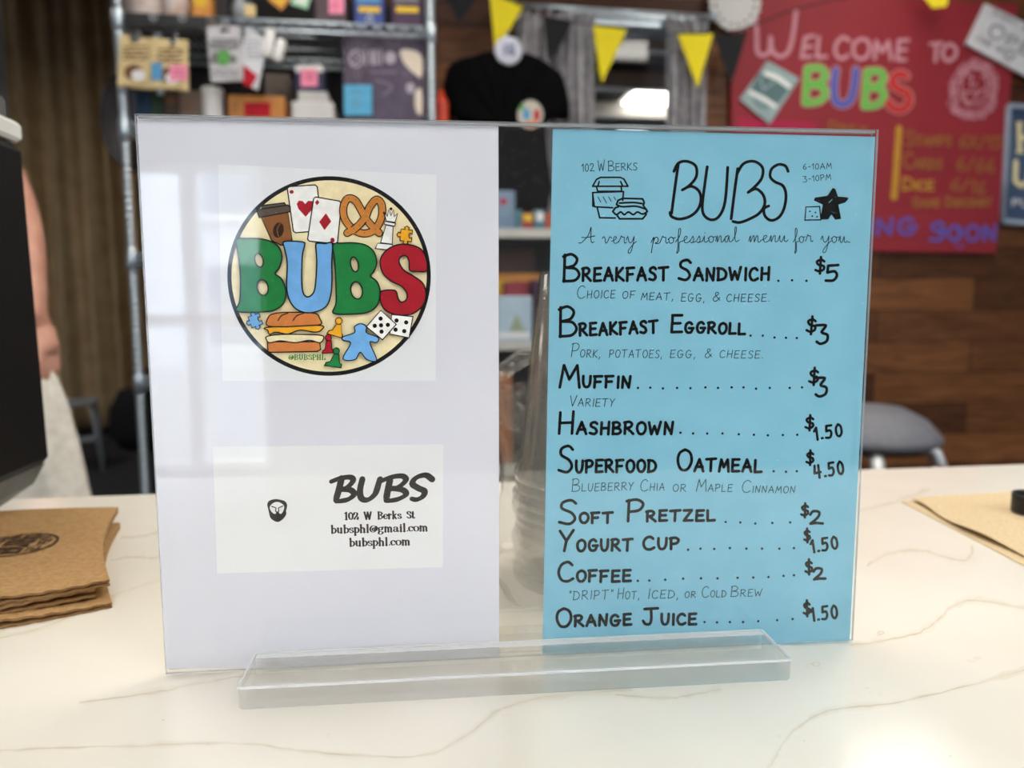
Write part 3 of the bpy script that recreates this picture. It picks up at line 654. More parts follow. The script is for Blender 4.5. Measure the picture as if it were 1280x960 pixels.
# ------------------------------------------------------------------ black shirt on a hanger
SYY = 2.98
M_shirt = mat('black_cotton', (13, 13, 14), (9, 9, 10), 70, .95, spec=.05)
c = on_y(630, 60, SYY); t = thing('shirt', 'black tee shirt with a round colorful print, hung in front of the wall', 'shirt', c)
O = Vector(t.location)
out = [(594, 69), (612, 64), (622, 70), (632, 73), (642, 70), (652, 66), (672, 72), (690, 84), (704, 98), (712, 148), (682, 156), (684, 270), (572, 270), (574, 150), (550, 146), (556, 96), (566, 78)]
def shirtmesh():
    b = MB(); P = smooth(out, 3, True); k = len(P)
    cc = on_y(628, 165, SYY)
    rings = []
    for q, dy in ((1.0, 0), (.985, -.018), (.93, -.034), (.6, -.048), (.25, -.05)):
        rings.append([(lambda p: Vector((cc.x + (p.x - cc.x) * q, SYY + dy + .006 * math.sin(p.x * 60 + p.z * 9) * (q < .98), cc.z + (p.z - cc.z) * q)))(on_y(x, y, SYY)) for x, y in P])
    vs = [p - O for r in rings for p in r]; fs = []
    for r in range(len(rings) - 1): fs += [(r * k + i, r * k + (i + 1) % k, (r + 1) * k + (i + 1) % k, (r + 1) * k + i) for i in range(k)]
    n = len(rings) - 1; vs.append(cc + Vector((0, -.052, 0)) - O); fs += [(n * k + i, n * k + (i + 1) % k, len(vs) - 1) for i in range(k)]
    b.add(vs, fs, M_shirt, True)
    bk = [p + Vector((0, .02, 0)) for p in vs[:k]]; b.prism(vs[:k], (0, .02, 0), M_shirt)
    return b
shirtmesh().build('body', t)
b = MB(); pn = Pen(b, lambda x, y, l: on_y(x, y, SYY - .060 - .0008 * l) - O)
pn.fill(ell((663, 143), 17, 19, 26), ink('print_cream', (196, 186, 170))); pn.up()
pn.fill(ell((658, 143), 5, 8, 12), I_blu); pn.fill(ell((671, 144), 4, 8, 12), I_red); pn.fill(ell((652, 134), 4, 4, 10), I_grn); pn.fill(ell((664, 155), 8, 4, 12), I_org); pn.stroke(ell((663, 143), 17, 19, 26), 2, I_blk, closed=True)
b.build('chest_print', t)
b = MB(); b.tube([on_y(572, 84, SYY + .01) - O, on_y(632, 62, SYY + .01) - O, on_y(690, 86, SYY + .01) - O], .006, M_chrome, 8); b.tube([on_y(632, 62, SYY + .01) - O, on_y(632, 45, SYY + .01) - O, on_y(636, 38, SYY + .03) - O, on_y(640, 36, WY) - O], .003, M_chrome, 8); b.build('hanger', t)
b = MB(); A = Matrix.Rotation(math.pi / 2, 3, 'X'); c2 = on_y(635, 65, SYY - .03); r = 17 * 2.95 / FPX
b.lathe([(.001, -.004), (r * .96, -.004), (r, 0), (r * .97, .006), (r * .8, .009), (.001, .0105)], mat('white_badge', (214, 214, 224), (204, 204, 216), 30, .4), n=32, axis=A)
rr = random.Random(4); pn = Pen(b, lambda x, y, l: Vector(((x - 635) * 2.95 / FPX, -.0115 - .0006 * l, -(y - 65) * 2.95 / FPX)))
for k in range(12): pn.stroke([(635 + rr.uniform(-9, 9), 65 + rr.uniform(-8, 8)) for _ in range(2)], 1.2, ink('badge_ink', (110, 116, 150)))
tag(b.build('badge', loc=c2 + Vector((0, -.012, 0))), 'round white badge with small gray writing above the black shirt', 'badge')

# ------------------------------------------------------------------ bunting
t = thing('bunting', 'string of yellow and black felt pennants along the wall', 'bunting', on_y(760, 28, WY - .13)); O = Vector(t.location); BY = WY - .13
M_yel = mat('yellow_felt', (246, 224, 40), (236, 212, 28), 90, .9); M_blf = mat('black_felt', (32, 31, 34), (24, 23, 26), 90, .95)
cord = [(548, 2), (575, -3), (612, -8), (655, 8), (680, 20), (716, 27), (741, 31), (784, 36), (815, 44), (848, 42), (892, 41), (928, 36), (1000, 10), (1080, -6), (1145, -8), (1190, -6), (1260, -30)]
b = MB(); b.tube([on_y(x, y, BY) - O for x, y in smooth(cord, 4)], .003, M_blf, 6); b.build('cord', t)
for pts, m in [([(557, -6), (596, -2), (574, 30)], M_blf), ([(612, -10), (654, 8), (619, 68)], M_yel), ([(679, 20), (717, 27), (686, 82)], M_blf), ([(741, 30), (784, 37), (752, 104)], M_yel), ([(847, 42), (892, 41), (872, 110)], M_yel), ([(893, 46), (934, 40), (914, 106)], M_blf), ([(1148, -12), (1188, -10), (1183, 8), (1166, 10)], M_yel)]:
    b = MB(); b.prism([on_y(x, y, BY) - O for x, y in pts], (0, .003, 0), m); b.build('pennant', t)

# ------------------------------------------------------------------ red chalk board and what is pinned to it
Bq = WY - .035
t = thing('chalk_board', 'red sign board with a chalk welcome message on the plank wall', 'sign', on_y(1090, 315, WY - .02)); O = Vector(t.location)
M_red = mat('red_board_paint', (146, 30, 40), (138, 26, 37), 3, .7)
b = MB(); b.prism([on_y(x, y, Bq) - O for x, y in ((914, -12), (1273, 5), (1245, 316), (916, 312))], (0, .03, 0), M_red)
K = lambda n, c: mat(n, c, tuple(v * .85 for v in c), 160, .9)
k_w = K('white_chalk', (216, 150, 160)); k_g = K('green_chalk', (116, 196, 84)); k_b = K('blue_chalk', (82, 100, 186)); k_r = K('red_chalk', (206, 40, 44)); k_y = K('yellow_chalk', (206, 150, 50)); k_o = K('olive_chalk', (168, 106, 50)); k_v = K('violet_chalk', (104, 92, 184)); k_p = K('pale_chalk', (220, 150, 140)); k_d = K('dusty_pink_chalk', (204, 118, 132)); k_m = K('magenta_pad', (184, 36, 74))
mpB = lambda x, y, l: on_y(x, y, Bq - .0010 * l) - O
pn = Pen(b, mpB); z3 = lambda pts: [(880 + x / 3, y / 3) for x, y in pts]
pn.fill(z3([(130, 440), (420, 460), (424, 495), (130, 490)]), k_m); pn.up()
for q in [[(190, 48), (198, 120), (200, 190), (222, 208), (246, 190), (250, 140)], [(250, 140), (256, 190), (285, 212), (318, 190), (336, 120), (345, 40)]]: pn.stroke(z3(q), 5.2, k_w, True)
for q in [[(380, 140), (366, 215)], [(380, 140), (412, 134)], [(374, 178), (404, 174)], [(366, 215), (402, 212)], [(430, 140), (424, 215), (458, 212)]]: pn.stroke(z3(q), 4.6, k_w)
for q in [[(545, 152), (520, 140), (496, 165), (494, 200), (514, 220), (540, 208)], [(590, 146), (566, 160), (560, 195), (580, 220), (610, 212), (622, 180), (612, 152), (588, 146)]]: pn.stroke(z3(q), 4.6, k_w, True)
for q in [[(640, 220), (646, 155), (668, 195), (692, 155), (702, 222)], [(730, 152), (724, 224)], [(730, 152), (766, 150)], [(728, 188), (756, 186)], [(724, 224), (754, 224)], [(872, 165), (868, 228)], [(850, 165), (892, 162)]]: pn.stroke(z3(q), 4.6, k_w)
pn.stroke(z3([(918, 166), (898, 184), (896, 210), (914, 228), (940, 214), (946, 186), (930, 168), (916, 166)]), 4.8, k_w, True)
for wd, hal in ((11.5, True), (8.5, False)):
    pn.up()
    for col, pale, q, smo in [(k_g, k_p, [(388, 258), (380, 385)], False), (k_g, k_p, [(388, 256), (438, 256), (456, 285), (430, 312), (386, 318), (440, 322), (456, 352), (430, 380), (380, 386)], True),
                         (k_b, k_p, [(495, 262), (488, 320), (494, 378), (524, 392), (552, 370), (566, 310), (570, 262)], True),
                         (k_g, k_p, [(612, 268), (602, 396)], False), (k_g, k_p, [(612, 268), (660, 268), (674, 294), (650, 322), (608, 328), (662, 332), (674, 362), (650, 392), (602, 398)], True),
                         (k_r, k_p, [(758, 286), (738, 276), (714, 288), (708, 316), (736, 336), (764, 352), (768, 388), (738, 412), (704, 402), (692, 384)], True)]:
        pn.stroke(z3(q), wd, pale if hal else col, smo)
# lion's head in chalk: a curly mane round a face
pn.up(); rr = random.Random(9)
for k in range(46):
    a = 2 * math.pi * k / 46; rx, ry = 76 * (1 + .16 * (math.sin(a) > .4)), 98
    cx, cy = 1012 + rx * math.cos(a) - 8 * math.sin(a), 338 + ry * math.sin(a)
    pn.stroke(z3(ell((cx + rr.uniform(-5, 5), cy + rr.uniform(-5, 5)), rr.uniform(9, 17), rr.uniform(9, 17), 10)), 1.9, k_d if k % 2 else k_w, closed=True)
for q in [[(968, 300), (980, 270), (1010, 258), (1045, 266), (1058, 290)], [(985, 276), (1000, 290)], [(1040, 288), (1056, 284)], [(1008, 285), (1000, 318), (1012, 322), (1022, 314)], [(978, 342), (1000, 346), (1030, 344), (1050, 334)], [(978, 342), (980, 370), (1000, 388), (1016, 372), (1030, 344)], [(1056, 290), (1062, 330), (1050, 370), (1020, 396)], [(968, 300), (964, 340), (976, 380), (1000, 398)]]: pn.stroke(z3(q), 2.2, k_w, True)
pn.up(); zb = lambda pts: [(1090 + x / 5.647, 150 + y / 5.647) for x, y in pts]
pn.stroke(zb([(192, 60), (180, 220), (168, 400), (155, 545)]), 8, k_y)
for tx, a, c_, cap, sm, mt in [('STAMPS', (238, 178), (556, 178), 100, .6, k_o), ('CARDS', (222, 335), (490, 345), 105, .6, k_o), ('DICE', (218, 492), (432, 492), 85, .7, k_y), ('GAME DISCOUNT', (290, 612), (845, 606), 62, .75, k_o)]:
    text(pn, tx, zb([a])[0], zb([c_])[0], cap / 5.647, 2.6, mt, sm, .2)
for tx, a, c_, cap in [('6X/15', (620, 190), (915, 200), 80), ('6/66', (598, 350), (858, 368), 90), ('6/16', (556, 490), (790, 525), 85)]: text(pn, tx, zb([a])[0], zb([c_])[0], cap / 5.647, 2.4, k_o, 1, .2)
text(pn, 'DAILY', (1036, 160), (1082, 166), 9, 2.4, k_o, .8, .2)
text(pn, 'COMING', (1000, 296), (1146, 292), 19, 4.2, k_v, 1.0, .22); text(pn, 'SOON', zb([(410, 850)])[0], zb([(872, 850)])[0], 22, 4.2, k_v, .82, .25)
for q in [(500, 790), (620, 790), (800, 780)]: pn.fill(zb(ell(q, 22, 34, 12)), k_b)
pn.stroke(zb([(590, 880), (620, 905), (650, 882)]), 1.6, k_v)
b.build('panel', t)
# a doily, a gray-green booklet and a white tilted card fixed over the board
c = on_y(919, 3, WY - .05); r = 34 * 3.1 / FPX; b = MB(); A = Matrix.Rotation(math.pi / 2, 3, 'X')
pts = []; N = 96
for k in range(N): a = 2 * math.pi * k / N; q = r * (1 + .05 * math.cos(a * 24)); pts.append(Vector((q * math.cos(a), 0, q * math.sin(a))))
holes = [[Vector((r * .78 * math.cos(2 * math.pi * (k + .5) / 16) + .008 * math.cos(e), 0, r * .78 * math.sin(2 * math.pi * (k + .5) / 16) + .008 * math.sin(e))) for e in (0, 1.05, 2.1, 3.14, 4.19, 5.24)] for k in range(16)]
b.prism(pts, (0, .003, 0), mat('lace_paper', (224, 220, 214), (204, 200, 194), 120, .9), holes=holes)
for k in range(1, 4): b.lathe([(r * .2 * k - .003, 0), (r * .2 * k, .004), (r * .2 * k + .003, 0)], MATS['lace_paper'], n=40, axis=A)
tag(b.build('doily', loc=c), 'round white paper doily at the red board’s top left corner', 'doily')
t = thing('booklet', 'gray green booklet pinned slanted on the red board', 'booklet', on_y(964, 118, Bq - .012)); O = Vector(t.location); b = MB()
qz = lambda pts: [(910 + x / 6.737, 60 + y / 6.737) for x, y in pts]
b.prism([on_y(x, y, Bq - .012) - O for x, y in qz([(335, 108), (604, 258), (352, 640), (100, 430)])], (0, .010, 0), mat('gray_green_card', (150, 170, 166), (132, 154, 150), 16, .35))
pn = Pen(b, lambda x, y, l: on_y(x, y, Bq - .012 - .0008 * l) - O)
pn.fill(qz([(262, 205), (520, 340), (412, 480), (190, 350)]), ink('slate_green', (92, 116, 116))); pn.up()
pn.stroke(qz([(320, 215), (420, 250), (510, 320)]), 6, I_wht); pn.stroke(qz([(190, 372), (300, 425), (396, 488)]), 5, I_wht); pn.stroke(qz([(220, 440), (270, 490), (330, 500)]), 3, ink('slate_green', (92, 116, 116)))
pn.stroke(qz([(270, 240), (300, 350), (400, 280)]), 2.4, MATS['gray_green_card']); b.build('cover', t)
t = thing('open_card', 'white tilted card with gray hand lettering at the board’s top right', 'card', on_y(1262, 55, Bq - .02)); O = Vector(t.location); b = MB()
b.prism([on_y(x, y, Bq - .02) - O for x, y in ((1232, 4), (1318, 46), (1299, 104), (1208, 55))], (0, .012, 0), mat('white_board_card', (222, 220, 220), (208, 206, 208), 20, .7))
pn = Pen(b, lambda x, y, l: on_y(x, y, Bq - .02 - .0008 * l) - O)
text(pn, 'OPEN', (1233, 43), (1302, 80), 17, 2.6, I_gry, .8, .25); text(pn, 'SORRY WE', (1240, 17), (1290, 44), 7, 1.2, I_gry, 1, .2); text(pn, 'COME ON', (1220, 50), (1252, 66), 6, 1.2, I_gry, 1, .2)
pn.stroke(ell((1262, 68), 6, 7, 14), 2, I_gry, closed=True); pn.stroke(ell((1262, 69), 3, 4, 10), 1, I_gry, closed=True); b.build('card', t)
# dark blue framed sign at the right edge
t = thing('framed_sign', 'dark blue framed sign with cream letters right of the red board', 'sign', on_y(1290, 280, Bq)); O = Vector(t.location)
b = MB(); b.prism([on_y(x, y, Bq) - O for x, y in ((1261, 132), (1345, 138), (1338, 284), (1253, 277))], (0, .02, 0), mat('slate_blue', (48, 68, 98), (74, 96, 120), 3, .5))
pn = Pen(b, lambda x, y, l: on_y(x, y, Bq - .0010 * l) - O); crm = ink('cream_letter', (222, 206, 158))
for q in [[(1274, 154), (1275, 190)], [(1290, 155), (1289, 191)], [(1274, 172), (1290, 172)]]: pn.stroke(q, 6, crm, cap=0)
for q in [[(1270, 154), (1279, 154)], [(1270, 190), (1280, 190)]]: pn.stroke(q, 3.4, crm, cap=0)
pn.stroke([(1270, 202), (1269, 226), (1276, 232), (1285, 228), (1287, 203)], 6, crm); text(pn, 'PUB', (1265, 257), (1298, 259), 8, 1.6, I_wht, 1, .2); b.build('panel', t)
b = MB(); fr = [(1261, 132), (1345, 138), (1338, 284), (1253, 277)]
for i in range(4): p, q = on_y(*fr[i], Bq - .005) - O, on_y(*fr[(i + 1) % 4], Bq - .005) - O; b.tube([p, q], .012, mat('gray_frame', (150, 160, 176), (136, 146, 162), 20, .5), 8)
b.build('frame', t)

# ------------------------------------------------------------------ bookcase behind the sign holder
KY = 2.72; bx0, bx1 = on_y(560, 300, KY).x, on_y(770, 300, KY).x
sz = [on_y(655, 585, KY).z, on_y(655, 431, KY).z, on_y(655, 291, KY).z]
t = thing('bookcase', 'dark bookcase with pale shelf edges behind the sign holder', 'shelf', ((bx0 + bx1) / 2, KY, 0)); O = Vector(t.location)
M_case = mat('black_laminate', (30, 28, 29), (24, 22, 23), 8, .6); M_edge = mat('pale_shelf_edge', (206, 202, 192), (192, 188, 178), 8, .5)
hT = sz[2] + .05
for x in (bx0, bx1):
    b = MB(); b.box((x - O.x, .15, hT / 2), (.02, .30, hT), M_case); b.build('side_panel', t)
b = MB(); b.box((0, .305, hT / 2), (bx1 - bx0, .01, hT), M_case); b.build('back_panel', t)
for z in sz + [.12]:
    b = MB(); b.box((0, .152, z - .002), (bx1 - bx0 - .02, .296, .024), M_case); b.box((0, -.002, z - .002), (bx1 - bx0 - .02, .014, .032), M_edge); b.build('shelf', t)
S1, S2 = sz[2] + .0105, sz[1] + .0105
k = KY + .03
sbox('game_box', 'blue gray upright game box on the bookcase top', 'box', 612, 238, 644, S1, k, .1, mat('blue_gray_card', (126, 148, 170), (104, 128, 152), 10, .5), lambda p: p.fill(ell((629, 252), 5, 4, 10), I_red))
sbox('game_box', 'small teal edged box on the bookcase top', 'box', 645, 262, 653, S1, k, .1, mat('teal_card', (76, 130, 140), (60, 112, 124), 10, .5))
sbox('game_box', 'red and yellow low box on the bookcase top', 'box', 652, 266, 667, S1, k, .1, mat('brick_card', (172, 62, 52), (150, 50, 44), 10, .5), lambda p: p.fill([(654, 268), (666, 268), (665, 277), (655, 276)], I_yel))
sbox('game_box', 'teal and white low box on the bookcase top', 'box', 668, 262, 681, S1, k, .1, MATS['teal_card'], lambda p: p.fill([(671, 265), (679, 265), (679, 276), (671, 276)], I_wht))
sbox('game_box', 'orange red low box at the right of the bookcase top', 'box', 682, 266, 694, S1, k, .1, mat('rust_card', (190, 90, 56), (170, 76, 46), 10, .5))
sbox('game_box', 'brown tall box at the back of the middle bookcase shelf', 'box', 606, 312, 668, S2, k + .15, .08, mat('brown_card', (86, 52, 38), (70, 42, 32), 10, .6))
sbox('game_box', 'orange topped box behind the pale blue game', 'box', 612, 342, 676, S2, k + .10, .03, M_orange, lambda p: p.fill([(622, 350), (640, 350), (640, 366), (622, 366)], I_yel))
sbox('game_box', 'red box behind the pale blue game', 'box', 630, 352, 662, S2, k + .06, .03, mat('crimson_card', (150, 34, 48), (132, 28, 42), 10, .5))
sbox('game_box', 'pale blue game box with a small tree picture on the middle shelf', 'box', 618, 370, 665, S2, k, .05, mat('sky_card', (184, 204, 216), (164, 188, 204), 9, .4), lambda p: (p.fill([(636, 414), (646, 392), (656, 414)], ink('sage_ink', (150, 160, 130))), p.fill([(622, 416), (662, 416), (662, 422), (622, 422)], I_wht)))
sbox('game_box', 'dark violet slim box beside the pale blue game', 'box', 667, 350, 676, S2, k + .01, .1, MATS['purple_card'])
sbox('game_box', 'orange brown box on the lowest visible bookcase shelf', 'box', 604, 468, 640, sz[0] + .0105, k, .1, mat('copper_card', (176, 104, 50), (156, 90, 42), 10, .6))

# ------------------------------------------------------------------ padded counter stool, right
STY = 1.9; c = on_y(1082, 530, STY)
t = thing('stool', 'gray padded stool with chrome legs beneath the red board', 'stool', (c.x, STY, 0)); zs = on_y(1082, 551, STY).z
rS = (1176 - 1082) * STY / FPX
M_seat = mat('gray_vinyl', (112, 112, 118), (100, 100, 106), 60, .55)
b = MB(); hS = on_y(1082, 504, STY).z - zs
b.lathe([(.001, 0), (rS * .92, 0), (rS * .985, .006), (rS, .018), (rS * .97, .03), (rS * .8, hS * .62), (rS * .5, hS * .9), (.001, hS)], M_seat, (0, 0, zs), 40); b.build('seat', t)
b = MB(); b.lathe([(.001, -.012), (rS * .86, -.012), (rS * .9, 0), (.001, 0)], M_black, (0, 0, zs), 36); b.build('seat_base', t)
for kk in range(4):
    a = -.4 + kk * math.pi / 2; d = Vector((math.cos(a), math.sin(a), 0))
    b = MB(); b.tube([d * (rS * .3) + Vector((0, 0, zs - .014)), d * (rS * .82) + Vector((0, 0, zs - .016)), d * (rS * .93) + Vector((0, 0, zs - .026)), d * (rS * 1.0) + Vector((0, 0, zs - .06)), d * (rS * 1.04) + Vector((0, 0, zs - .2)), d * (rS * 1.2) + Vector((0, 0, .012))], .018, M_chrome, 12)
    lg = b.build('leg', t); f = MB(); f.lathe([(.001, 0), (.016, 0), (.016, .02), (.001, .02)], M_black, d * (rS * 1.2), 12); f.build('foot', lg)
b = MB(); rr_ = rS * 1.13; b.tube([(rr_ * math.cos(k * math.pi / 18), rr_ * math.sin(k * math.pi / 18), .26) for k in range(37)], .009, M_chrome, 10); b.build('foot_ring', t)

# ------------------------------------------------------------------ person behind the counter at the left
M_skin = mat('skin', (206, 152, 128), (190, 132, 110), 30, .5); M_tee = mat('dark_tee', (48, 46, 52), (38, 36, 42), 40, .9); M_trs = mat('gray_trousers', (84, 82, 84), (70, 68, 70), 60, .9, bump=.4); M_hair = mat('brown_hair', (62, 44, 32), (44, 30, 22), 90, .6); M_shoe = mat('dark_shoe', (40, 38, 38), (30, 28, 28), 40, .6)
def skin(name, V, E, m, parent, root=0, origin=(0, 0, 0), sub=2):
    o0 = Vector(origin); me = bpy.data.meshes.new(name); me.from_pydata([Vector(v[0]) - o0 for v in V], E, []); me.update()
    me.materials.append(m); o = bpy.data.objects.new(name, me); COL.objects.link(o); o.parent = parent
    me.skin_vertices.new() if hasattr(me.skin_vertices, 'new') and not me.skin_vertices else None
    md = o.modifiers.new('skin', 'SKIN'); md.use_smooth_shade = True
    if not me.skin_vertices:
        with bpy.context.temp_override(object=o, active_object=o): pass
    return o, md
def skin_obj(name, V, E, m, parent, origin, sub=2):
    """grow one continuous surface over a skeleton: V = [(point, radius)], E = bones"""
    o0 = Vector(origin); me = bpy.data.meshes.new(name)
    import bmesh
    bm = bmesh.new(); lay = bm.verts.layers.skin.verify()
    vs = []
    for k, (p, r) in enumerate(V):
        v = bm.verts.new(Vector(p) - o0); rx, ry = r if isinstance(r, tuple) else (r, r); v[lay].radius = (rx, ry); v[lay].use_root = (k == 0); vs.append(v)
    for a, b in E: bm.edges.new((vs[a], vs[b]))
    bm.to_mesh(me); bm.free(); me.materials.append(m)
    o = bpy.data.objects.new(name, me); COL.objects.link(o); o.parent = parent
    md = o.modifiers.new('skin', 'SKIN'); md.use_smooth_shade = True; md.branch_smoothing = .6
    o.modifiers.new('subsurf', 'SUBSURF').levels = sub; o.modifiers['subsurf'].render_levels = sub
    return o
QY = 1.40
q = lambda x, y, dy=0.0: on_y(x, y, QY + dy)
hip = q(-190, 480, .02); PX = hip.x
PB = Vector((PX, QY + .02, 0))
t = thing('person', 'person behind the black machine, bare forearm hanging down over a cream cloth', 'person', PB)
pv = Vector((PX, QY + .02, 1.0)); ch = Vector((PX, QY + .02, 1.38)); nk = Vector((PX, QY + .03, 1.56)); hd = Vector((PX, QY + .0, 1.68))
sL = q(-64, 112, .03); eL = q(12, 246, .06); wL = q(40, 384, -.03); pL = q(50, 426, -.035)
sR = Vector((2 * PX - sL.x, sL.y, sL.z)); eR = sR + Vector((-.05, .03, -.29)); wR = eR + Vector((.0, -.06, -.25)); pR = wR + Vector((.0, -.01, -.07))
V = [(pv, (.16, .11)), (Vector((PX, QY + .02, 1.2)), (.14, .10)), (ch, (.155, .105)), (nk, (.058, .06)), (hd - Vector((0, 0, .01)), (.072, .082)), (hd + Vector((0, .012, .085)), (.078, .092)), (hd + Vector((0, .015, .15)), (.05, .06))]
E_ = [(0, 1), (1, 2), (2, 3), (3, 4), (4, 5), (5, 6)]
def arm(s, e, w, p, mir):
    i = len(V); V.extend([(s, .062), (s.lerp(e, .55), .05), (e, .043), (e.lerp(w, .4), .043), (w, (.031, .027)), (w.lerp(p, .5), (.038, .024)), (p, (.043, .023))])
    E_.extend([(2, i), (i, i + 1), (i + 1, i + 2), (i + 2, i + 3), (i + 3, i + 4), (i + 4, i + 5), (i + 5, i + 6)])
    base = i + 6
    d = (p - w).normalized(); sd = Vector((0, 1, 0)) * mir
    out_ = Vector((mir, 0, 0))
    for k, (off, ln) in enumerate(((-.030, .070), (-.010, .080), (.011, .076), (.030, .060))):
        k0 = p + Vector((0, off, 0)) + d * .022 + out_ * .004; k1 = k0 + d * ln * .45 - out_ * .004; k2 = k1 + (d * .8 - out_ * .6).normalized() * ln * .36; k3 = k2 + (d * .3 - out_).normalized() * ln * .26
        j = len(V); V.extend([(k0, .0105), (k1, .0098), (k2, .009), (k3, .0075)]); E_.extend([(base, j), (j, j + 1), (j + 1, j + 2), (j + 2, j + 3)])
    j = len(V); a = w.lerp(p, .45) + Vector((0, -.030, 0)); V.extend([(a, .013), (a + d * .035 + Vector((-.006 * mir, -.012, 0)), .0115), (a + d * .065 + Vector((-.014 * mir, -.010, 0)), .009)]); E_.extend([(i + 5, j), (j, j + 1), (j + 1, j + 2)])
arm(sL, eL, wL, pL, 1); arm(sR, eR, wR, pR, -1)
for sgn in (1, -1):
    i = len(V); hx = PX + sgn * .10
    V.extend([(Vector((hx, QY + .02, .88)), .09), (Vector((hx + sgn * .03, QY + .02, .5)), .06), (Vector((hx + sgn * .04, QY + .04, .28)), .055), (Vector((hx + sgn * .045, QY + .05, .09)), .036), (Vector((hx + sgn * .05, QY - .1, .035)), (.04, .028))])
    E_.extend([(0, i), (i, i + 1), (i + 1, i + 2), (i + 2, i + 3), (i + 3, i + 4)])
body = skin_obj('body', V, E_, M_skin, t, PB)
# face, ears, hair
f = MB(); fc = hd + Vector((0, -.078, .055)) - PB
nb = MB(); nb.tube([fc + Vector((0, -.004, .03)), fc + Vector((0, -.020, .002)), fc + Vector((0, -.026, -.012)), fc + Vector((0, -.006, -.022))], lambda u: .007 + .006 * u, M_skin, 10)
nb.build('nose', t)
for s in (-1, 1): nb = MB(); nb.lathe([(.001, -.006), (.016, -.004), (.02, 0), (.016, .004), (.001, .006)], M_skin, hd - PB + Vector((s * .088, .01, .045)), 14, Matrix.Rotation(math.pi / 2, 3, 'Y')); nb.build('ear', t)
for s in (-1, 1):
    e = MB(); e.lathe([(.001, -.011), (.008, -.008), (.011, 0), (.008, .008), (.001, .011)], I_wht, fc + Vector((s * .032, -.006, .03)), 14); ob = e.build('eye', t)
    i2 = MB(); i2.lathe([(.001, -.002), (.0055, -.001), (.001, .002)], I_blk, fc + Vector((s * .032, -.017, .03)), 12, Matrix.Rotation(math.pi / 2, 3, 'X')); i2.build('iris', ob)
mth = MB(); mth.tube([fc + Vector((-.022, -.006, -.045)), fc + Vector((0, -.012, -.046)), fc + Vector((.022, -.006, -.045))], lambda u: .002 + .004 * math.sin(math.pi * u), mat('lips', (176, 100, 92), (160, 88, 80), 30, .5), 8); mth.build('mouth', t)
hr = MB(); hc = hd - PB + Vector((0, .022, .075))
def hairf(u, v):
    a = u * 2 * math.pi; b_ = v * (1.75 if math.sin(a) > -.3 else 1.15); r = 1 + .03 * math.sin(a * 17)
    return hc + Vector((.098 * r * math.cos(a) * math.sin(b_), .112 * r * math.sin(a) * math.sin(b_), .105 * math.cos(b_)))
hr.grid(hairf, 40, 12, M_hair); hr.build('hair', t, mods=[('SOLIDIFY', {'thickness': .008})])
# clothes follow the body
Vs = [(pv + Vector((0, 0, -.02)), (.172, .122)), (Vector((PX, QY + .02, 1.2)), (.155, .115)), (ch + Vector((0, 0, .02)), (.165, .118)), (nk - Vector((0, 0, .05)), (.075, .075))]; Es = [(0, 1), (1, 2), (2, 3)]
for s, e in ((sL, eL), (sR, eR)): i = len(Vs); Vs.extend([(s, .072), (s.lerp(e, .5), .064)]); Es.extend([(2, i), (i, i + 1)])
skin_obj('tee_shirt', Vs, Es, M_tee, t, PB)
Vt = [(pv + Vector((0, 0, -.02)), (.175, .125)), (Vector((PX, QY + .02, .94)), (.185, .128))]; Et = [(0, 1)]
for sgn in (1, -1):
    hx = PX + sgn * .115; i = len(Vt)
    Vt.extend([(Vector((hx + sgn * .0, QY + .02, .84)), .112), (Vector((hx + sgn * .03, QY + .02, .5)), .098), (Vector((hx + sgn * .04, QY + .04, .12)), .085)]); Et.extend([(1, i), (i, i + 1), (i + 1, i + 2)])
skin_obj('trousers', Vt, Et, M_trs, t, PB)
for sgn in (1, -1):
    b = MB(); cx = .10 * sgn + .05 * sgn
    b.grid(lambda u, v: (cx + (.046 + .006 * math.sin(v * 3)) * math.cos(u * 6.283) * (1 if v < .9 else .6), -.05 + .135 * math.sin(u * 6.283) * (1 - .2 * v), .004 + .075 * v * (1 + .25 * math.sin(u * 6.283))), 24, 6, M_shoe); b.build('shoe', t, mods=[('SOLIDIFY', {'thickness': .006})])

M_cloth = mat('cream_cloth', (226, 218, 204), (208, 200, 184), 60, .95, bump=.4)
b = MB(); top = q(43, 470, -.045); bot = q(60, 640, -.045)
def cl(u, v):
    p = top.lerp(bot, v); wd = .035 + .075 * v ** .7; a = u * 6.283
    return p + Vector((wd * .62 * math.cos(a) * (1 + .10 * math.sin(a * 5 + v * 3)), wd * .55 * math.sin(a) * (1 + .12 * math.sin(a * 4 - v * 2)), .006 * math.sin(a * 3)))
b.grid(cl, 48, 20, M_cloth)
b.add([cl(k / 24, 0) for k in range(24)], [tuple(range(24))], M_cloth, True)
tag(b.build('cloth', origin=top, mods=[('SOLIDIFY', {'thickness': .004})]), 'cream cloth hanging below the hand behind the black machine', 'cloth')

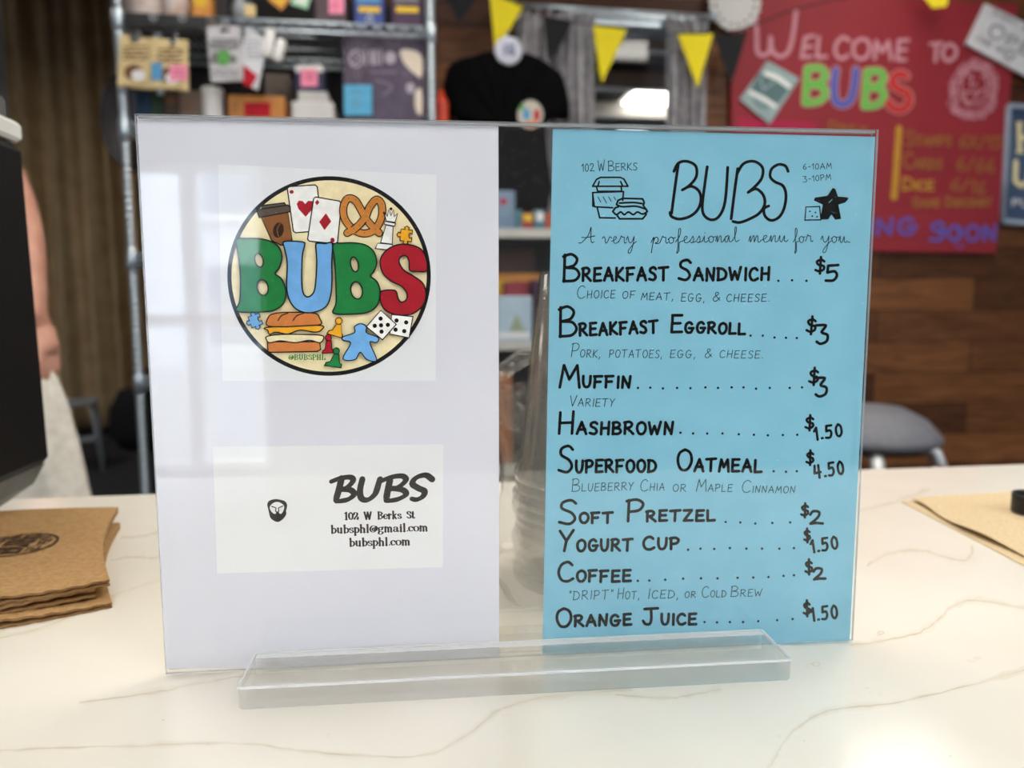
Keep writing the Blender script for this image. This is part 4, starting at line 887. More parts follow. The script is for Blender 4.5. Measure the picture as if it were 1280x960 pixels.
# ------------------------------------------------------------------ black machine at the counter's left end
MX = on_z(52, 612, CT + .02).x
far = .585
t = thing('countertop_machine', 'tall black countertop machine with white top rim and gray vents at the left', 'machine', (MX - .15, far - .16, CT)); O = Vector(t.location)
zt = on_y(50, 182, far).z - CT; hw = .15; hd_ = .16
M_mblk = mat('matte_black_shell', (16, 15, 16), (12, 12, 13), 200, .6, spec=.25); M_mgry = mat('gray_foot_plastic', (92, 94, 92), (80, 82, 80), 60, .5); M_rim = mat('white_rim', (226, 224, 216), (216, 214, 206), 30, .45); M_vent = mat('vent_gray', (96, 96, 96), (84, 84, 84), 60, .5)
b = MB(); b.box((0, 0, (zt + .035) / 2), (2 * hw, 2 * hd_, zt - .035), M_mblk, bev=.006)
for v in b.v: v.x -= .0045 * v.z / zt
b.build('housing', t)
b = MB(); vs = []
for z, k in ((.036, .004), (.022, .010), (.0, .038)): vs += [(sx * (hw - k), sy * (hd_ - k), z) for sx, sy in ((-1, -1), (1, -1), (1, 1), (-1, 1))]
b.add(vs, [(3, 2, 1, 0), (8, 9, 10, 11)] + [(r * 4 + i, r * 4 + (i + 1) % 4, r * 4 + 4 + (i + 1) % 4, r * 4 + 4 + i) for r in (0, 1) for i in range(4)], M_mgry); b.build('base', t)
b = MB(); b.box((-.0035, 0, zt + .008), (2 * hw - .003, 2 * hd_ + .002, .0135), M_rim, bev=.0025); b.build('top_rim', t)
b = MB(); b.box((-.005, 0, zt + .023), (2 * hw - .012, 2 * hd_ - .008, .018), M_vent, bev=.004)
for k in range(9): b.box((-.006, -hd_ + .03 + k * (2 * hd_ - .06) / 8, zt + .033), (2 * hw - .022, .014, .006), M_vent, bev=.002)
b.build('vent_grille', t)

# ------------------------------------------------------------------ kraft cup sleeves, stacked flat
M_kraft = mat('kraft_card', (188, 148, 96), (166, 126, 78), 420, .8, bump=.15); M_kedge = mat('kraft_cut_edge', (150, 114, 72), (112, 82, 50), 260, .9)
Zs = CT + .0125
BR, FR, FL, BL = on_z(148, 634, Zs), on_z(137, 723, Zs), on_z(-120, 762, Zs), on_z(-120, 649, Zs)
base = (BR + FR + FL + BL) / 4
def sleeve(label, dx, dy, rot, z, first):
    t = thing('cup_sleeve', label, 'cup sleeve', (base.x + dx, base.y + dy, CT + z), rot, 'kraft cup sleeves on the counter')
    def P(u, v):                                      # u along the long side, v front to back
        f = FL.lerp(FR, u) - base; k = BL.lerp(BR, u) - base; p = f.lerp(k, v)
        ed = (BR - FR).normalized(); sd = Vector((ed.y, -ed.x, 0))
        p = p + sd * (-.006 * math.sin(math.pi * v)) * u ** 4 + (k - f).normalized() * .006 * math.sin(math.pi * u) * (2 * v - .6)
        return p
    for nm, z0, th in (('lower_panel', 0.0, .0010), ('upper_panel', .0026, .0012)):
        b = MB(); nu, nv = 60, 10
        def zz(u, v, up): return z0 + up * th + (.0003 * math.sin(u * 55 + (1.5 if nm[0] == 'u' else 0)) * (1 - v) ** 6) + (.0009 * math.sin(u * 5 + z * 800) * (1 - v) ** 2 if z0 else 0)
        top = lambda u, v: (P(u, v).x, P(u, v).y, zz(u, v, 1)); bot = lambda u, v: (P(u, v).x, P(u, v).y, zz(u, v, 0))
        b.grid(top, nu, nv, M_kraft); b.grid(bot, nu, nv, M_kraft)
        for v in (0, 1): b.grid(lambda u, h: (P(u, v).x, P(u, v).y, zz(u, v, h)), nu, 1, M_kedge, False)
        for u in (0, 1): b.grid(lambda v, h: (P(u, v).x, P(u, v).y, zz(u, v, h)), nv, 1, M_kraft, False)
        if nm[0] == 'u' and first:
            I_st = ink('stamp_ink', (74, 56, 44)); c = on_z(20, 682, Zs); e1 = (on_z(44, 667, Zs) - on_z(8, 692, Zs)).normalized(); e2 = Vector((-e1.y, e1.x, 0))
            R_ = (on_z(73, 671, Zs) - c).length * 1.0
            pn = Pen(b, lambda x, y, l: (lambda p: (p.x - base.x, p.y - base.y, .0038 + .0006 + .00008 * l))(c + e1 * x * R_ - e2 * y * R_))
            pn.stroke(ell((0, 0), .95, .95, 48), .07, I_st, closed=True); pn.up()
            for q_, sm in [([(-.66, -.30), (-.66, .32)], 0), ([(-.66, -.30), (-.42, -.24), (-.45, -.02), (-.66, 0), (-.36, .06), (-.38, .28), (-.66, .32)], 1), ([(-.24, -.3), (-.26, .1), (-.12, .32), (.04, .12), (.03, -.3)], 1), ([(.18, -.30), (.18, .32)], 0), ([(.18, -.30), (.40, -.24), (.38, -.02), (.18, 0), (.46, .06), (.44, .28), (.18, .32)], 1), ([(.82, -.24), (.66, -.32), (.56, -.2), (.62, -.04), (.8, .08), (.78, .28), (.58, .3), (.54, .2)], 1)]: pn.stroke(q_, .11, I_st, bool(sm))
            for p_, s_ in [((-.5, -.55), .12), ((-.2, -.62), .14), ((.05, -.56), .13), ((.35, -.58), .15), ((.6, -.48), .09), ((-.45, .58), .17), ((.0, .60), .09), ((.22, .62), .15), ((.55, .50), .13)]:
                pn.stroke([(p_[0] - s_, p_[1] - s_ * .7), (p_[0] + s_, p_[1] - s_ * .7), (p_[0] + s_ * .8, p_[1] + s_ * .8), (p_[0] - s_ * .8, p_[1] + s_ * .8)], .05, I_st, closed=True); pn.dot(p_, s_ * .4, I_st)
        b.build(nm, t)
sleeve('bottom kraft cup sleeve of the stack on the counter, poking out at the right', .0035, -.008, .0, 0, False)
sleeve('middle kraft cup sleeve of the stack on the counter', -.005, -.003, -.012, .0044, False)
sleeve('top kraft cup sleeve with a dark round stamp', 0, 0, 0, .0088, True)

# ------------------------------------------------------------------ flat brown paper bag and black lid, right
M_paper = mat('brown_paper', (222, 198, 158), (208, 182, 140), 500, .85, bump=.12)
A, B, C_, D = on_z(1127, 628, CT), on_z(1284, 710, CT), on_z(1400, 690, CT), on_z(1400, 606, CT)
t = thing('paper_bag', 'flat brown paper bag lying on the counter at the right', 'bag', (A.x, A.y, CT)); O = Vector(t.location)
def sheet(nm, ins, z, bow, seed):
    b = MB()
    def g(u, v, h):
        p = (A.lerp(B, u)).lerp(D.lerp(C_, u), v) - O; e = (A.lerp(B, u) - D.lerp(C_, u)).normalized()
        p = p - e * ins * (1 + .5 * math.sin(u * 7 + seed)) * (1 - v)
        return (p.x, p.y, z + h * .0004 + bow * (1 - v) ** 3 * math.sin(math.pi * u) * (.8 + .35 * math.sin(u * 9 + seed)) + .0006 * (math.sin(u * 11 + v * 6 + seed) + 1) * (z > .0005))
    for h in (0, 1): b.grid(lambda u, v: g(u, v, h), 30, 20, M_paper)
    for v in (0, 1): b.grid(lambda u, h: g(u, v, h), 30, 1, M_paper)
    for u in (0, 1): b.grid(lambda v, h: g(u, v, h), 20, 1, M_paper)
    b.build(nm, t)
sheet('lower_sheet', 0, .0002, 0, 0); sheet('upper_sheet', .006, .0012, .0022, 1.3)
c = on_z(1292, 640, CT + .004); t = thing('plastic_ring', 'black plastic ring on the brown paper bag', 'ring', (c.x, c.y, CT + .0034))
r = (on_z(1292, 640, CT + .004) - on_z(1267, 634, CT + .004)).length
b = MB(); b.lathe([(r * .94, 0), (r, .001), (r, .0125), (r * .985, .0135), (r * .90, .0135), (r * .885, .012), (r * .885, .002)], M_black, n=48, closed=True); b.build('rim', t)
b = MB(); b.lathe([(.0005, .001), (r * .9, .001), (r * .9, .002), (.0005, .002)], M_black, n=48); b.build('plate', t)

# ------------------------------------------------------------------ stack of clear cups in a bag, behind the sign holder
CUPM = clear('clear_cup_plastic', tint=(.985, .985, .98), haze=.05, hazec=(230, 228, 220), ior=1.45, rough=.05)
BAGM = clear('clear_bag_film', tint=(.98, .98, .97), haze=.08, hazec=(236, 232, 222), ior=1.4, rough=.12)
CX, CYc = .0, 0.0
cl_ = on_z(648, 768, CT); cr = .045
cup_c = Vector((on_y(743, 600, .400).x, .400, CT))
CH = .112
prof_ = [(cr * .66, CH), (cr * .70, CH - .002), (cr * .93, .012), (cr * .955, .010), (cr * .955, .006), (cr, .004), (cr * 1.0, .0), (cr * .97, .0), (cr * .95, .004), (cr * .92, .008), (cr * .69, CH - .004), (cr * .64, CH - .003), (.001, CH - .003)]
b = MB(); b.lathe(prof_ + [(.001, CH), (cr * .66, CH)], CUPM, n=40)
cup0 = b.build('plastic_cup', loc=cup_c + Vector((0, 0, .0008)))
NC = 10
for k in range(NC):
    o = cup0 if k == 0 else cup0.copy()
    if k: COL.objects.link(o)
    o.location = cup_c + Vector((.0012 * math.sin(k * 1.7), .0012 * math.cos(k * 2.3), .0008 + k * .0062))
    tag(o, 'topmost clear plastic cup of the upside down stack behind the sign holder' if k == NC - 1 else ('lowest clear plastic cup of the bagged stack, rim on the counter' if k == 0 else 'clear plastic cup nested within the bagged stack behind the sign holder'), 'cup', 'clear cups stacked behind the sign holder')
t = thing('plastic_bag', 'clear plastic bag pulled down round the stack of cups', 'bag', cup_c)
def bagf(u, v):
    a = u * 6.283; z = .0006 + .104 * v
    sq = 1 / max(abs(math.cos(a)), abs(math.sin(a))) ** .6; r = cr * (1 + .16 * (1 - v) ** 3) * (sq + (1 - sq) * min(1, v * 1.6)) * (1.07 + .04 * math.sin(a * 3 + v * 5) + .025 * math.sin(a * 7 - v * 9) + .015 * math.sin(v * 40 + a * 2) * (1 - v)) + .004
    if v < .04: r *= .88 + .12 * (v / .04)
    z += .008 * math.sin(a * 2 + 1) * v ** 3
    return (r * math.cos(a) * 1.02, r * math.sin(a), z)
b = MB(); b.grid(bagf, 90, 50, BAGM); b.build('film', t)
b = MB(); kz = on_y(655, 462, cup_c.y + .06).z - CT; kx = on_y(646, 462, cup_c.y + .06).x - cup_c.x
def tw(u, v): a = u * 6.283; r = .0055 + .003 * math.sin(a * 5 + v * 7) + .003 * math.sin(v * 15); return (kx - .035 + .062 * v + r * math.cos(a) * .5, .06 + r * math.sin(a), kz - .008 + .022 * v + r * math.cos(a) * .9)
b.grid(tw, 22, 30, BAGM)
b.grid(lambda u, v: (kx - .022 + .028 * u + .004 * math.sin(v * 12), .058 + .01 * math.sin(u * 8 + v * 3), kz - .008 - .03 * v), 24, 24, BAGM); b.build('twisted_end', t)

# ------------------------------------------------------------------ clear sign holder
D1, D2, D3, D4 = .0016, .0036, .0040, .0056       # front sheet 0..D1, papers between, back sheet D3..D4
EDGE = clear('acrylic_edge', tint=(.62, .64, .66), haze=.45, hazec=(228, 230, 232), rough=.1)
t = thing('sign_holder', 'clear acrylic sign holder standing in a clear block base', 'sign holder', P0, PA)
def pane(nm, y0, y1):
    b = MB(); v = [(x, y, z) for y in (y0, y1) for z in (0, PH) for x in (0, PW)]
    b.add(v, [(0, 1, 3, 2), (5, 4, 6, 7)], ACR); b.add(v, [(0, 4, 5, 1), (2, 3, 7, 6), (0, 2, 6, 4), (1, 5, 7, 3)], EDGE); b.build(nm, t)
pane('front_sheet', 0, D1); pane('back_sheet', D3, D4)
b = MB(); b.box((PW / 2, .0028, PH - .0006), (PW - .001, .0022, .0010), EDGE); b.build('folded_top', t)
BASEM = glass('block_acrylic'); nt = BASEM.node_tree
_mx = nt.nodes.new('ShaderNodeMixShader'); _tr = nt.nodes.new('ShaderNodeBsdfTransparent'); _tr.inputs[0].default_value = (.99, .99, .985, 1); _mx.inputs[0].default_value = .68
_out = next(n for n in nt.nodes if n.type == 'OUTPUT_MATERIAL')
nt.links.new(nt.nodes['Principled BSDF'].outputs[0], _mx.inputs[1]); nt.links.new(_tr.outputs[0], _mx.inputs[2]); nt.links.new(_mx.outputs[0], _out.inputs[0])
b = MB(); bw, bd, bh = .2165, .0285, .0088; c0x = (on_z(300, 860, CT + bh).x + on_z(993, 825, CT + bh).x) / 2 - P0.x
c0x = PW / 2 - .0035
BRT = clear('painted_highlight', tint=(.9, .9, .9), haze=.6, hazec=(250, 250, 250), rough=.1)  # whitish material standing in for light caught by the block
def edge_highlights(b, y0, y1):  # white strips painted as highlights along the top edges
    for y in (y0, y1): b.box((c0x, y, bh - .0012 - .0004), (bw - .001, .0009, .0010), BRT)
    for x in (-bw / 2, bw / 2): b.box((c0x + x, (y0 + y1) / 2, bh - .0012 - .0004), (.0009, y1 - y0, .0010), BRT)
b.box((c0x, -.0004 - bd / 2, bh / 2 - .0012), (bw, bd, bh), BASEM, bev=.0007); edge_highlights(b, -.0010, -bd + .0003); b.box((c0x, -.0042, bh - .00115), (bw - .002, .0035, .0002), BRT); b.build('base_block', t)  # the thin flat white band on top is a painted reflection
b = MB(); b.box((c0x, D4 + .0004 + bd / 2, bh / 2 - .0012), (bw, bd, bh), BASEM, bev=.0007); b.build('base_block', t)

# ------------------------------------------------------------------ the two sheets and what is stuck on them
LS = .000035
def pmap(dep): return lambda x, y, l: on_panel(x, y, dep - LS * l)
M_wp = mat('white_paper', (226, 225, 231), (222, 221, 228), 20, .85); M_bp = mat('blue_paper', (134, 194, 214), (126, 188, 209), 45, .8)
def sheetmb(pts, dep, th, m):
    b = MB(); b.prism([on_panel(x, y, dep) for x, y in pts], (0, th, 0), m); return b
b = sheetmb([(171, 145), (623, 154), (624, 832), (208, 836)], .0030, .00015, M_wp)
tag(b.build('paper_sheet', loc=P0, rotz=PA), 'plain white paper sheet in the left half of the sign holder', 'paper')

# --- blue hand-lettered menu
b = sheetmb([(691, 161), (1094, 171), (1062, 804), (678, 821)], .0030, .00015, M_bp); D = .0030
INK = mat('marker_ink', (8, 9, 11), (11, 12, 14), 200, .6, spec=.1); FINE = mat('pen_ink', (30, 48, 58), (24, 42, 52), 200, .6, spec=.1)
pn = Pen(b, pmap(D))
def Z1(pts): return [(680 + x / 3.048, 160 + y / 3.048) for x, y in pts]
def Z2(x, y): return (680 + x / 3.048, 310 + y / 3.048)
def Z3(x, y): return (680 + x / 3.048, 510 + y / 3.048)
def Z4(x, y): return (670 + x / 2.909, 660 + y / 2.909)
rj = random.Random(21)
for q_ in [[(512, 136), (500, 220), (486, 325)], [(495, 165), (512, 134), (545, 127), (578, 145), (580, 185), (555, 218), (527, 236)], [(527, 236), (560, 222), (590, 240), (598, 275), (585, 312), (555, 337), (515, 347), (486, 337), (480, 322)],
           [(622, 148), (612, 220), (603, 300), (612, 335), (640, 350), (668, 335), (690, 280), (700, 150)], [(738, 155), (725, 250), (713, 346)],
           [(735, 175), (760, 136), (800, 127), (832, 150), (830, 190), (805, 222), (778, 245)], [(778, 245), (808, 232), (835, 255), (841, 290), (820, 325), (780, 348), (745, 360), (720, 356)],
           [(930, 165), (920, 145), (895, 139), (868, 155), (862, 185), (880, 205), (910, 220), (922, 255), (915, 305), (895, 340), (865, 352), (842, 335), (838, 308), (856, 297)]]: pn.stroke(Z1(q_), 3.7, INK, True)
text(pn, '102', Z1([(145, 166)])[0], Z1([(192, 164)])[0], 9.5, .95, FINE, 1, .25); text(pn, 'W', Z1([(207, 164)])[0], Z1([(232, 163)])[0], 13, .95, FINE); text(pn, 'BERKS', Z1([(245, 164)])[0], Z1([(355, 160)])[0], 12.5, .95, FINE, .72, .2)
text(pn, '6-10AM', Z1([(987, 158)])[0], Z1([(1095, 155)])[0], 7, .85, FINE, 1, .25); text(pn, '3-10PM', Z1([(987, 206)])[0], Z1([(1093, 197)])[0], 7, .85, FINE, 1, .25)
# little drawings: cup, sandwich, star figure, die
for q_ in [[(200, 196), (215, 188), (290, 188), (304, 194), (320, 222), (185, 222), (200, 196)], [(200, 223), (204, 241), (296, 241), (294, 223)], [(205, 222), (210, 204)], [(300, 222), (292, 204)], [(300, 276), (303, 242), (185, 246), (192, 300), (262, 304)], [(203, 304), (212, 342), (272, 343)], [(186, 246), (186, 298)]]: pn.stroke(Z1(q_), 2.1, INK)
for q_ in [[(205, 262), (216, 282)], [(225, 262), (238, 286)], [(246, 262), (256, 279)], [(266, 262), (273, 274)]]: pn.stroke(Z1(q_), 1, INK)
for q_, s_ in [([(276, 292), (282, 276), (300, 268), (376, 270), (382, 284), (378, 296)], 0), ([(276, 292), (300, 300), (350, 298), (390, 310)], 1), ([(262, 318), (272, 304), (284, 300)], 0), ([(262, 318), (276, 330), (292, 320), (306, 330), (322, 320), (340, 330), (356, 320), (376, 328), (394, 318)], 1), ([(394, 318), (382, 300)], 0), ([(278, 332), (288, 346), (376, 346), (390, 328)], 0), ([(288, 286), (340, 284), (374, 288)], 1)]: pn.stroke(Z1(q_), 2.4, INK, bool(s_))
pn.fill(Z1([(1100, 228), (1110, 232), (1120, 261), (1158, 264), (1160, 270), (1148, 284), (1122, 292), (1132, 346), (1110, 350), (1095, 330), (1083, 348), (1052, 349), (1062, 292), (1028, 276), (1032, 265), (1080, 258)]), INK)
pn.stroke(Z1([(998, 301), (1050, 299), (1055, 350), (994, 351)]), 1.6, INK, closed=True)
for c_ in [(1013, 318), (1034, 322), (1022, 336), (1040, 338)]: pn.dot(Z1([c_])[0], 1.1, INK, 10)
pn.up(); pn.stroke(Z1([(1086, 284), (1098, 272)]), .7, M_bp); pn.dot(Z1([(1104, 322)])[0], .5, M_bp, 8)
# cursive subtitle
CUR = F({
 'A': '~.0,.1 .3,.1 1.0,1.0 1.35,2.1 1.4,2.2 1.35,1.4 1.3,.4 1.4,.0 1.6,.1|~.35,.85 .9,.8 1.75,.95',
 'v': '~.0,.7 .2,1.0 .35,.7 .45,.05 .7,.3 .95,.95 1.2,.8', 'e': '~.0,.3 .4,.5 .65,.85 .45,1.0 .25,.6 .35,.1 .65,.05 .95,.35', 'r': '~.0,.2 .25,.8 .35,1.1 .5,.9 .72,.9 .7,.4 .8,.05 1.0,.2',
 'y': '~.0,.5 .2,1.0 .3,.4 .5,.1 .8,.4 1.0,1.0 .9,.0 .6,-1.2 .3,-1.4 .3,-1.0 .9,-.1 1.3,.3', 'p': '~.0,.2 .35,1.0 .2,.0 .0,-1.3 .25,.2 .55,.95 .85,.8 .8,.3 .5,.1 .9,.05 1.1,.25',
 'o': '~.0,.6 .35,.95 .1,.6 .25,.05 .6,.2 .65,.7 .4,.98 .6,.8 .95,.85', 'f': '~.0,.2 .5,1.1 .65,2.0 .45,2.1 .35,1.2 .25,-.6 .1,-1.4 .35,-1.1 .45,.1 .8,.25',
 's': '~.0,.2 .35,.9 .4,1.0 .5,.5 .35,.05 .15,.1 .5,.1 .8,.3', 'i': '~.0,.2 .25,.95 .22,.3 .4,.05 .7,.3|.3,1.4 .34,1.46', 'n': '~.0,.2 .2,.95 .2,.05 .45,.8 .65,.9 .65,.1 .85,.1 1.0,.3',
 'a': '~.0,.3 .35,.85 .6,.95 .25,.8 .15,.2 .4,.05 .65,.9 .65,.2 .85,.05 1.1,.3', 'l': '~.0,.2 .4,1.2 .5,2.1 .32,2.0 .3,.5 .45,.05 .8,.3',
 'm': '~.0,.2 .2,.95 .2,.05 .45,.85 .6,.9 .62,.05 .85,.85 1.02,.9 1.02,.1 1.2,.05 1.4,.3', 'u': '~.0,.3 .2,.95 .2,.25 .4,.05 .7,.9 .7,.2 .9,.05 1.1,.3', '.': '.1,.08 .34,.08', 'd': '~.0,.3 .6,.95 .2,.7 .2,.1 .6,.3 .9,2 .7,.2 1,.2'})
CUR['r'] = CUR['r']
for wd_, a_, c_ in [('A', (132, 440), (196, 436)), ('very', (222, 440), (352, 440)), ('professional', (408, 442), (744, 434)), ('menu', (780, 436), (930, 434)), ('for', (950, 440), (1025, 434)), ('you.', (1055, 438), (1166, 437))]:
    text(pn, wd_, Z1([a_])[0], Z1([c_])[0], 8.6, 1.0, FINE, 1, -.03, CUR)
def row(zf, words, price, dots, dr=1.6):
    for t_, a_, c_, cap, sm in words: text(pn, t_, zf(*a_), zf(*c_), cap, 3.7, INK, sm, .26, jit=.06, rnd=rj)
    for d_ in dots: pn.dot(zf(*d_), dr, INK, 10)
    for t_, a_, c_, cap, w_ in price: text(pn, t_, zf(*a_), zf(*c_), cap, w_ * 1.45, INK, 1, .3, jit=.03, rnd=rj)
def sub(zf, words):
    for t_, a_, c_, cap, sm in words: text(pn, t_, zf(*a_), zf(*c_), cap, .95, FINE, sm, .26, jit=.05, slant=.08, rnd=rj)
k2 = 1 / 3.048; k4 = 1 / 2.909
row(Z2, [('BREAKFAST', (74, 126), (474, 122), 102 * k2, .47), ('SANDWICH', (512, 124), (858, 121), 76 * k2, .6)], [('$', (1034, 94), (1072, 90), 52 * k2, 2.3), ('5', (1074, 126), (1126, 122), 58 * k2, 2.5)], [(893, 125), (945, 123), (1000, 125)])
sub(Z2, [('CHOICE', (125, 193), (270, 190), 48 * k2, .6), ('OF', (298, 193), (346, 192), 27 * k2, 1), ('MEAT,', (370, 198), (490, 198), 27 * k2, 1), ('EGG,', (522, 203), (610, 204), 30 * k2, 1), ('&', (642, 202), (670, 202), 34 * k2, 1), ('CHEESE.', (694, 204), (858, 204), 28 * k2, 1)])
row(Z2, [('BREAKFAST', (60, 338), (434, 322), 112 * k2, .40), ('EGGROLL', (484, 320), (765, 328), 64 * k2, .62)], [('$', (1000, 325), (1038, 322), 56 * k2, 2.3), ('3', (1038, 362), (1082, 358), 66 * k2, 2.5)], [(787, 334), (833, 334), (878, 341), (922, 342), (963, 343)])
sub(Z2, [('PORK,', (102, 415), (212, 418), 52 * k2, .55), ('POTATOES,', (248, 417), (448, 418), 29 * k2, 1), ('EGG,', (480, 418), (574, 418), 29 * k2, 1), ('&', (612, 418), (638, 418), 34 * k2, 1), ('CHEESE.', (668, 418), (833, 420), 28 * k2, 1)])
row(Z2, [('MUFFIN', (60, 530), (328, 533), 84 * k2, .5)], [('$', (1010, 518), (1048, 514), 54 * k2, 2.3), ('3', (1034, 562), (1078, 558), 66 * k2, 2.5)], [(358, 533), (405, 532), (453, 535), (507, 533), (558, 534), (615, 531), (663, 533), (715, 531), (760, 531), (808, 536), (860, 533), (936, 533), (983, 531)])
sub(Z2, [('VARIETY', (97, 602), (268, 604), 40 * k2, .72)])
row(Z3, [('HASHBROWN', (55, 98), (490, 100), 80 * k2, .56)], [('$', (996, 82), (1030, 78), 48 * k2, 2.2), ('1.50', (1034, 122), (1136, 106), 46 * k2, 2.2)], [(520, 94), (568, 97), (622, 97), (680, 97), (742, 100), (800, 102), (853, 104), (910, 103), (965, 102)])
row(Z3, [('SUPERFOOD', (54, 246), (426, 243), 100 * k2, .45), ('OATMEAL', (506, 238), (828, 244), 78 * k2, .58)], [('$', (1000, 214), (1030, 210), 46 * k2, 2.2), ('4.50', (1034, 268), (1142, 250), 48 * k2, 2.2)], [(875, 241), (922, 243), (963, 241)])
sub(Z3, [('BLUEBERRY', (106, 318), (340, 312), 48 * k2, .6), ('CHIA', (366, 316), (458, 314), 44 * k2, .62), ('OR', (490, 318), (540, 318), 27 * k2, 1), ('MAPLE', (580, 318), (716, 318), 46 * k2, .58), ('CINNAMON', (752, 322), (955, 324), 46 * k2, .55)])
row(Z3, [('SOFT', (56, 440), (262, 436), 90 * k2, .42), ('PRETZEL', (316, 432), (650, 428), 80 * k2, .48)], [('$', (980, 414), (1010, 410), 44 * k2, 2.2), ('2', (1014, 442), (1062, 440), 48 * k2, 2.4)], [(692, 434), (748, 436), (805, 440), (870, 438), (938, 436)])
row(Z4, [('YOGURT', (88, 84), (350, 82), 72 * k4, .56), ('CUP', (390, 80), (520, 76), 46 * k4, .86)], [('$', (976, 50), (1000, 46), 42 * k4, 2.1), ('1.50', (1004, 90), (1098, 74), 44 * k4, 2.2)], [(553, 79), (598, 75), (648, 76), (705, 73), (765, 75), (822, 75), (885, 75), (938, 73)])
row(Z4, [('COFFEE', (80, 196), (344, 194), 70 * k4, .56)], [('$', (980, 166), (1008, 162), 46 * k4, 2.2), ('2', (1010, 188), (1052, 184), 40 * k4, 2.4)], [(370, 192), (412, 191), (470, 188), (535, 184), (600, 183), (660, 183), (733, 181), (790, 180), (845, 178), (900, 174), (938, 172)])
sub(Z4, [('"DRIPT"', (120, 262), (278, 258), 40 * k4, .8), ('HOT,', (296, 258), (374, 258), 38 * k4, .72), ('ICED,', (406, 256), (515, 256), 36 * k4, .8), ('OR', (540, 254), (580, 253), 22 * k4, 1), ('COLD', (602, 252), (690, 251), 40 * k4, .6), ('BREW', (708, 250), (820, 248), 38 * k4, .66)])
row(Z4, [('ORANGE', (74, 360), (346, 352), 66 * k4, .58), ('JUICE', (388, 352), (582, 350), 56 * k4, .68)], [('$', (974, 318), (1000, 314), 48 * k4, 2.2), ('1.50', (1004, 338), (1096, 326), 46 * k4, 2.2)], [(613, 342), (658, 343), (705, 342), (753, 342), (808, 339), (877, 335), (933, 331)])
tag(b.build('menu_sheet', loc=P0, rotz=PA), 'light blue hand lettered menu sheet in the right half of the sign holder', 'menu')

# --- round logo sticker on its square backing
def ZS(pts): return [(260 + x / 3.31, 200 + y / 3.31) for x, y in pts]
M_stk = mat('sticker_paper', (236, 236, 237), (232, 232, 234), 30, .35)
b = sheetmb(ZS([(42, 18), (945, 62), (942, 914), (60, 914)]), .0028, .00012, M_stk); pn = Pen(b, pmap(.0028))
G = lambda n, c: ink(n, c, .4)
s_cr = G('cream_print', (242, 224, 178)); s_bk = G('black_print', (24, 24, 26)); s_gr = G('green_print', (30, 126, 62)); s_bl = G('sky_print', (112, 170, 222)); s_rd = G('red_print', (168, 26, 40)); s_wh = G('white_print', (240, 238, 232)); s_bn = G('brown_print', (138, 88, 48)); s_tp = G('taupe_print', (92, 80, 70)); s_pr = G('pretzel_print', (200, 128, 56)); s_ye = G('amber_print', (236, 170, 40)); s_bun = G('bun_print', (208, 128, 66)); s_egg = G('egg_print', (240, 226, 182)); s_dk = G('dark_brown_print', (54, 34, 26))
pn.fill(ZS(ell((501, 480), 421, 413, 90)), s_bk); pn.up(); pn.fill(ZS(ell((501, 480), 404, 396, 90)), s_cr); pn.up()
def shape(pts, m, sm=False, wd=1.5, holes=()):
    pn.fill(ZS(smooth(pts, 5, True) if sm else pts), m, holes=[ZS(h) for h in holes]); pn.layer += .5
    pn.stroke(ZS(pts), wd, s_bk, sm, closed=True)
    for h in holes: pn.stroke(ZS(h), wd, s_bk, closed=True)
    pn.layer += .5
shape([(328, 118), (338, 110), (442, 103), (452, 110), (472, 284), (464, 293), (362, 301), (353, 294)], s_wh)
pn.fill(ZS([(404, 235), (374, 202), (367, 182), (376, 168), (392, 170), (402, 182), (414, 169), (432, 170), (436, 186), (428, 208)]), s_rd); pn.fill(ZS(ell((346, 132), 9, 8, 10)), s_rd); pn.up()
shape([(437, 160), (446, 153), (544, 170), (552, 180), (536, 340), (526, 346), (420, 336), (412, 328)], s_wh)
pn.fill(ZS([(488, 220), (510, 254), (482, 290), (460, 256)]), s_rd); pn.fill(ZS([(452, 164), (461, 175), (451, 188), (443, 176)]), s_rd); pn.fill(ZS(ell((515, 332), 9, 11, 10)), s_rd); pn.up()
shape([(220, 238), (330, 218), (348, 335), (345, 356), (300, 352), (263, 332)], s_bn); shape([(226, 188), (316, 177), (326, 192), (220, 208)], s_tp); shape([(203, 214), (216, 204), (330, 186), (340, 194), (341, 214), (212, 238)], s_tp)
pn.fill(ZS(ell((291, 290), 22, 32, 18, .2)), s_dk); pn.up(); pn.stroke(ZS([(298, 264), (286, 288), (292, 316)]), 1.2, s_bn, True); pn.up()
# pretzel
pz = [(576, 302), (622, 272), (652, 236), (668, 196), (696, 164), (718, 184), (718, 236), (690, 288), (645, 304), (600, 286), (566, 244), (560, 196), (578, 160), (608, 166), (630, 200), (660, 252), (708, 302)]
pn.stroke(ZS(pz), 10.2, s_bk, True); pn.up(); pn.stroke(ZS(pz), 7.6, s_pr, True); pn.up(); pn.stroke(ZS([(600, 290), (622, 272), (644, 247)]), 10.2, s_bk, True, cap=0); pn.up(); pn.stroke(ZS([(594, 294), (622, 272), (652, 236)]), 7.6, s_pr, True); pn.up()
for k in range(0, len(pz)): pn.dot(ZS([(pz[k][0] + 3, pz[k][1] - 2)])[0], .6, s_dk, 8)
pn.up()
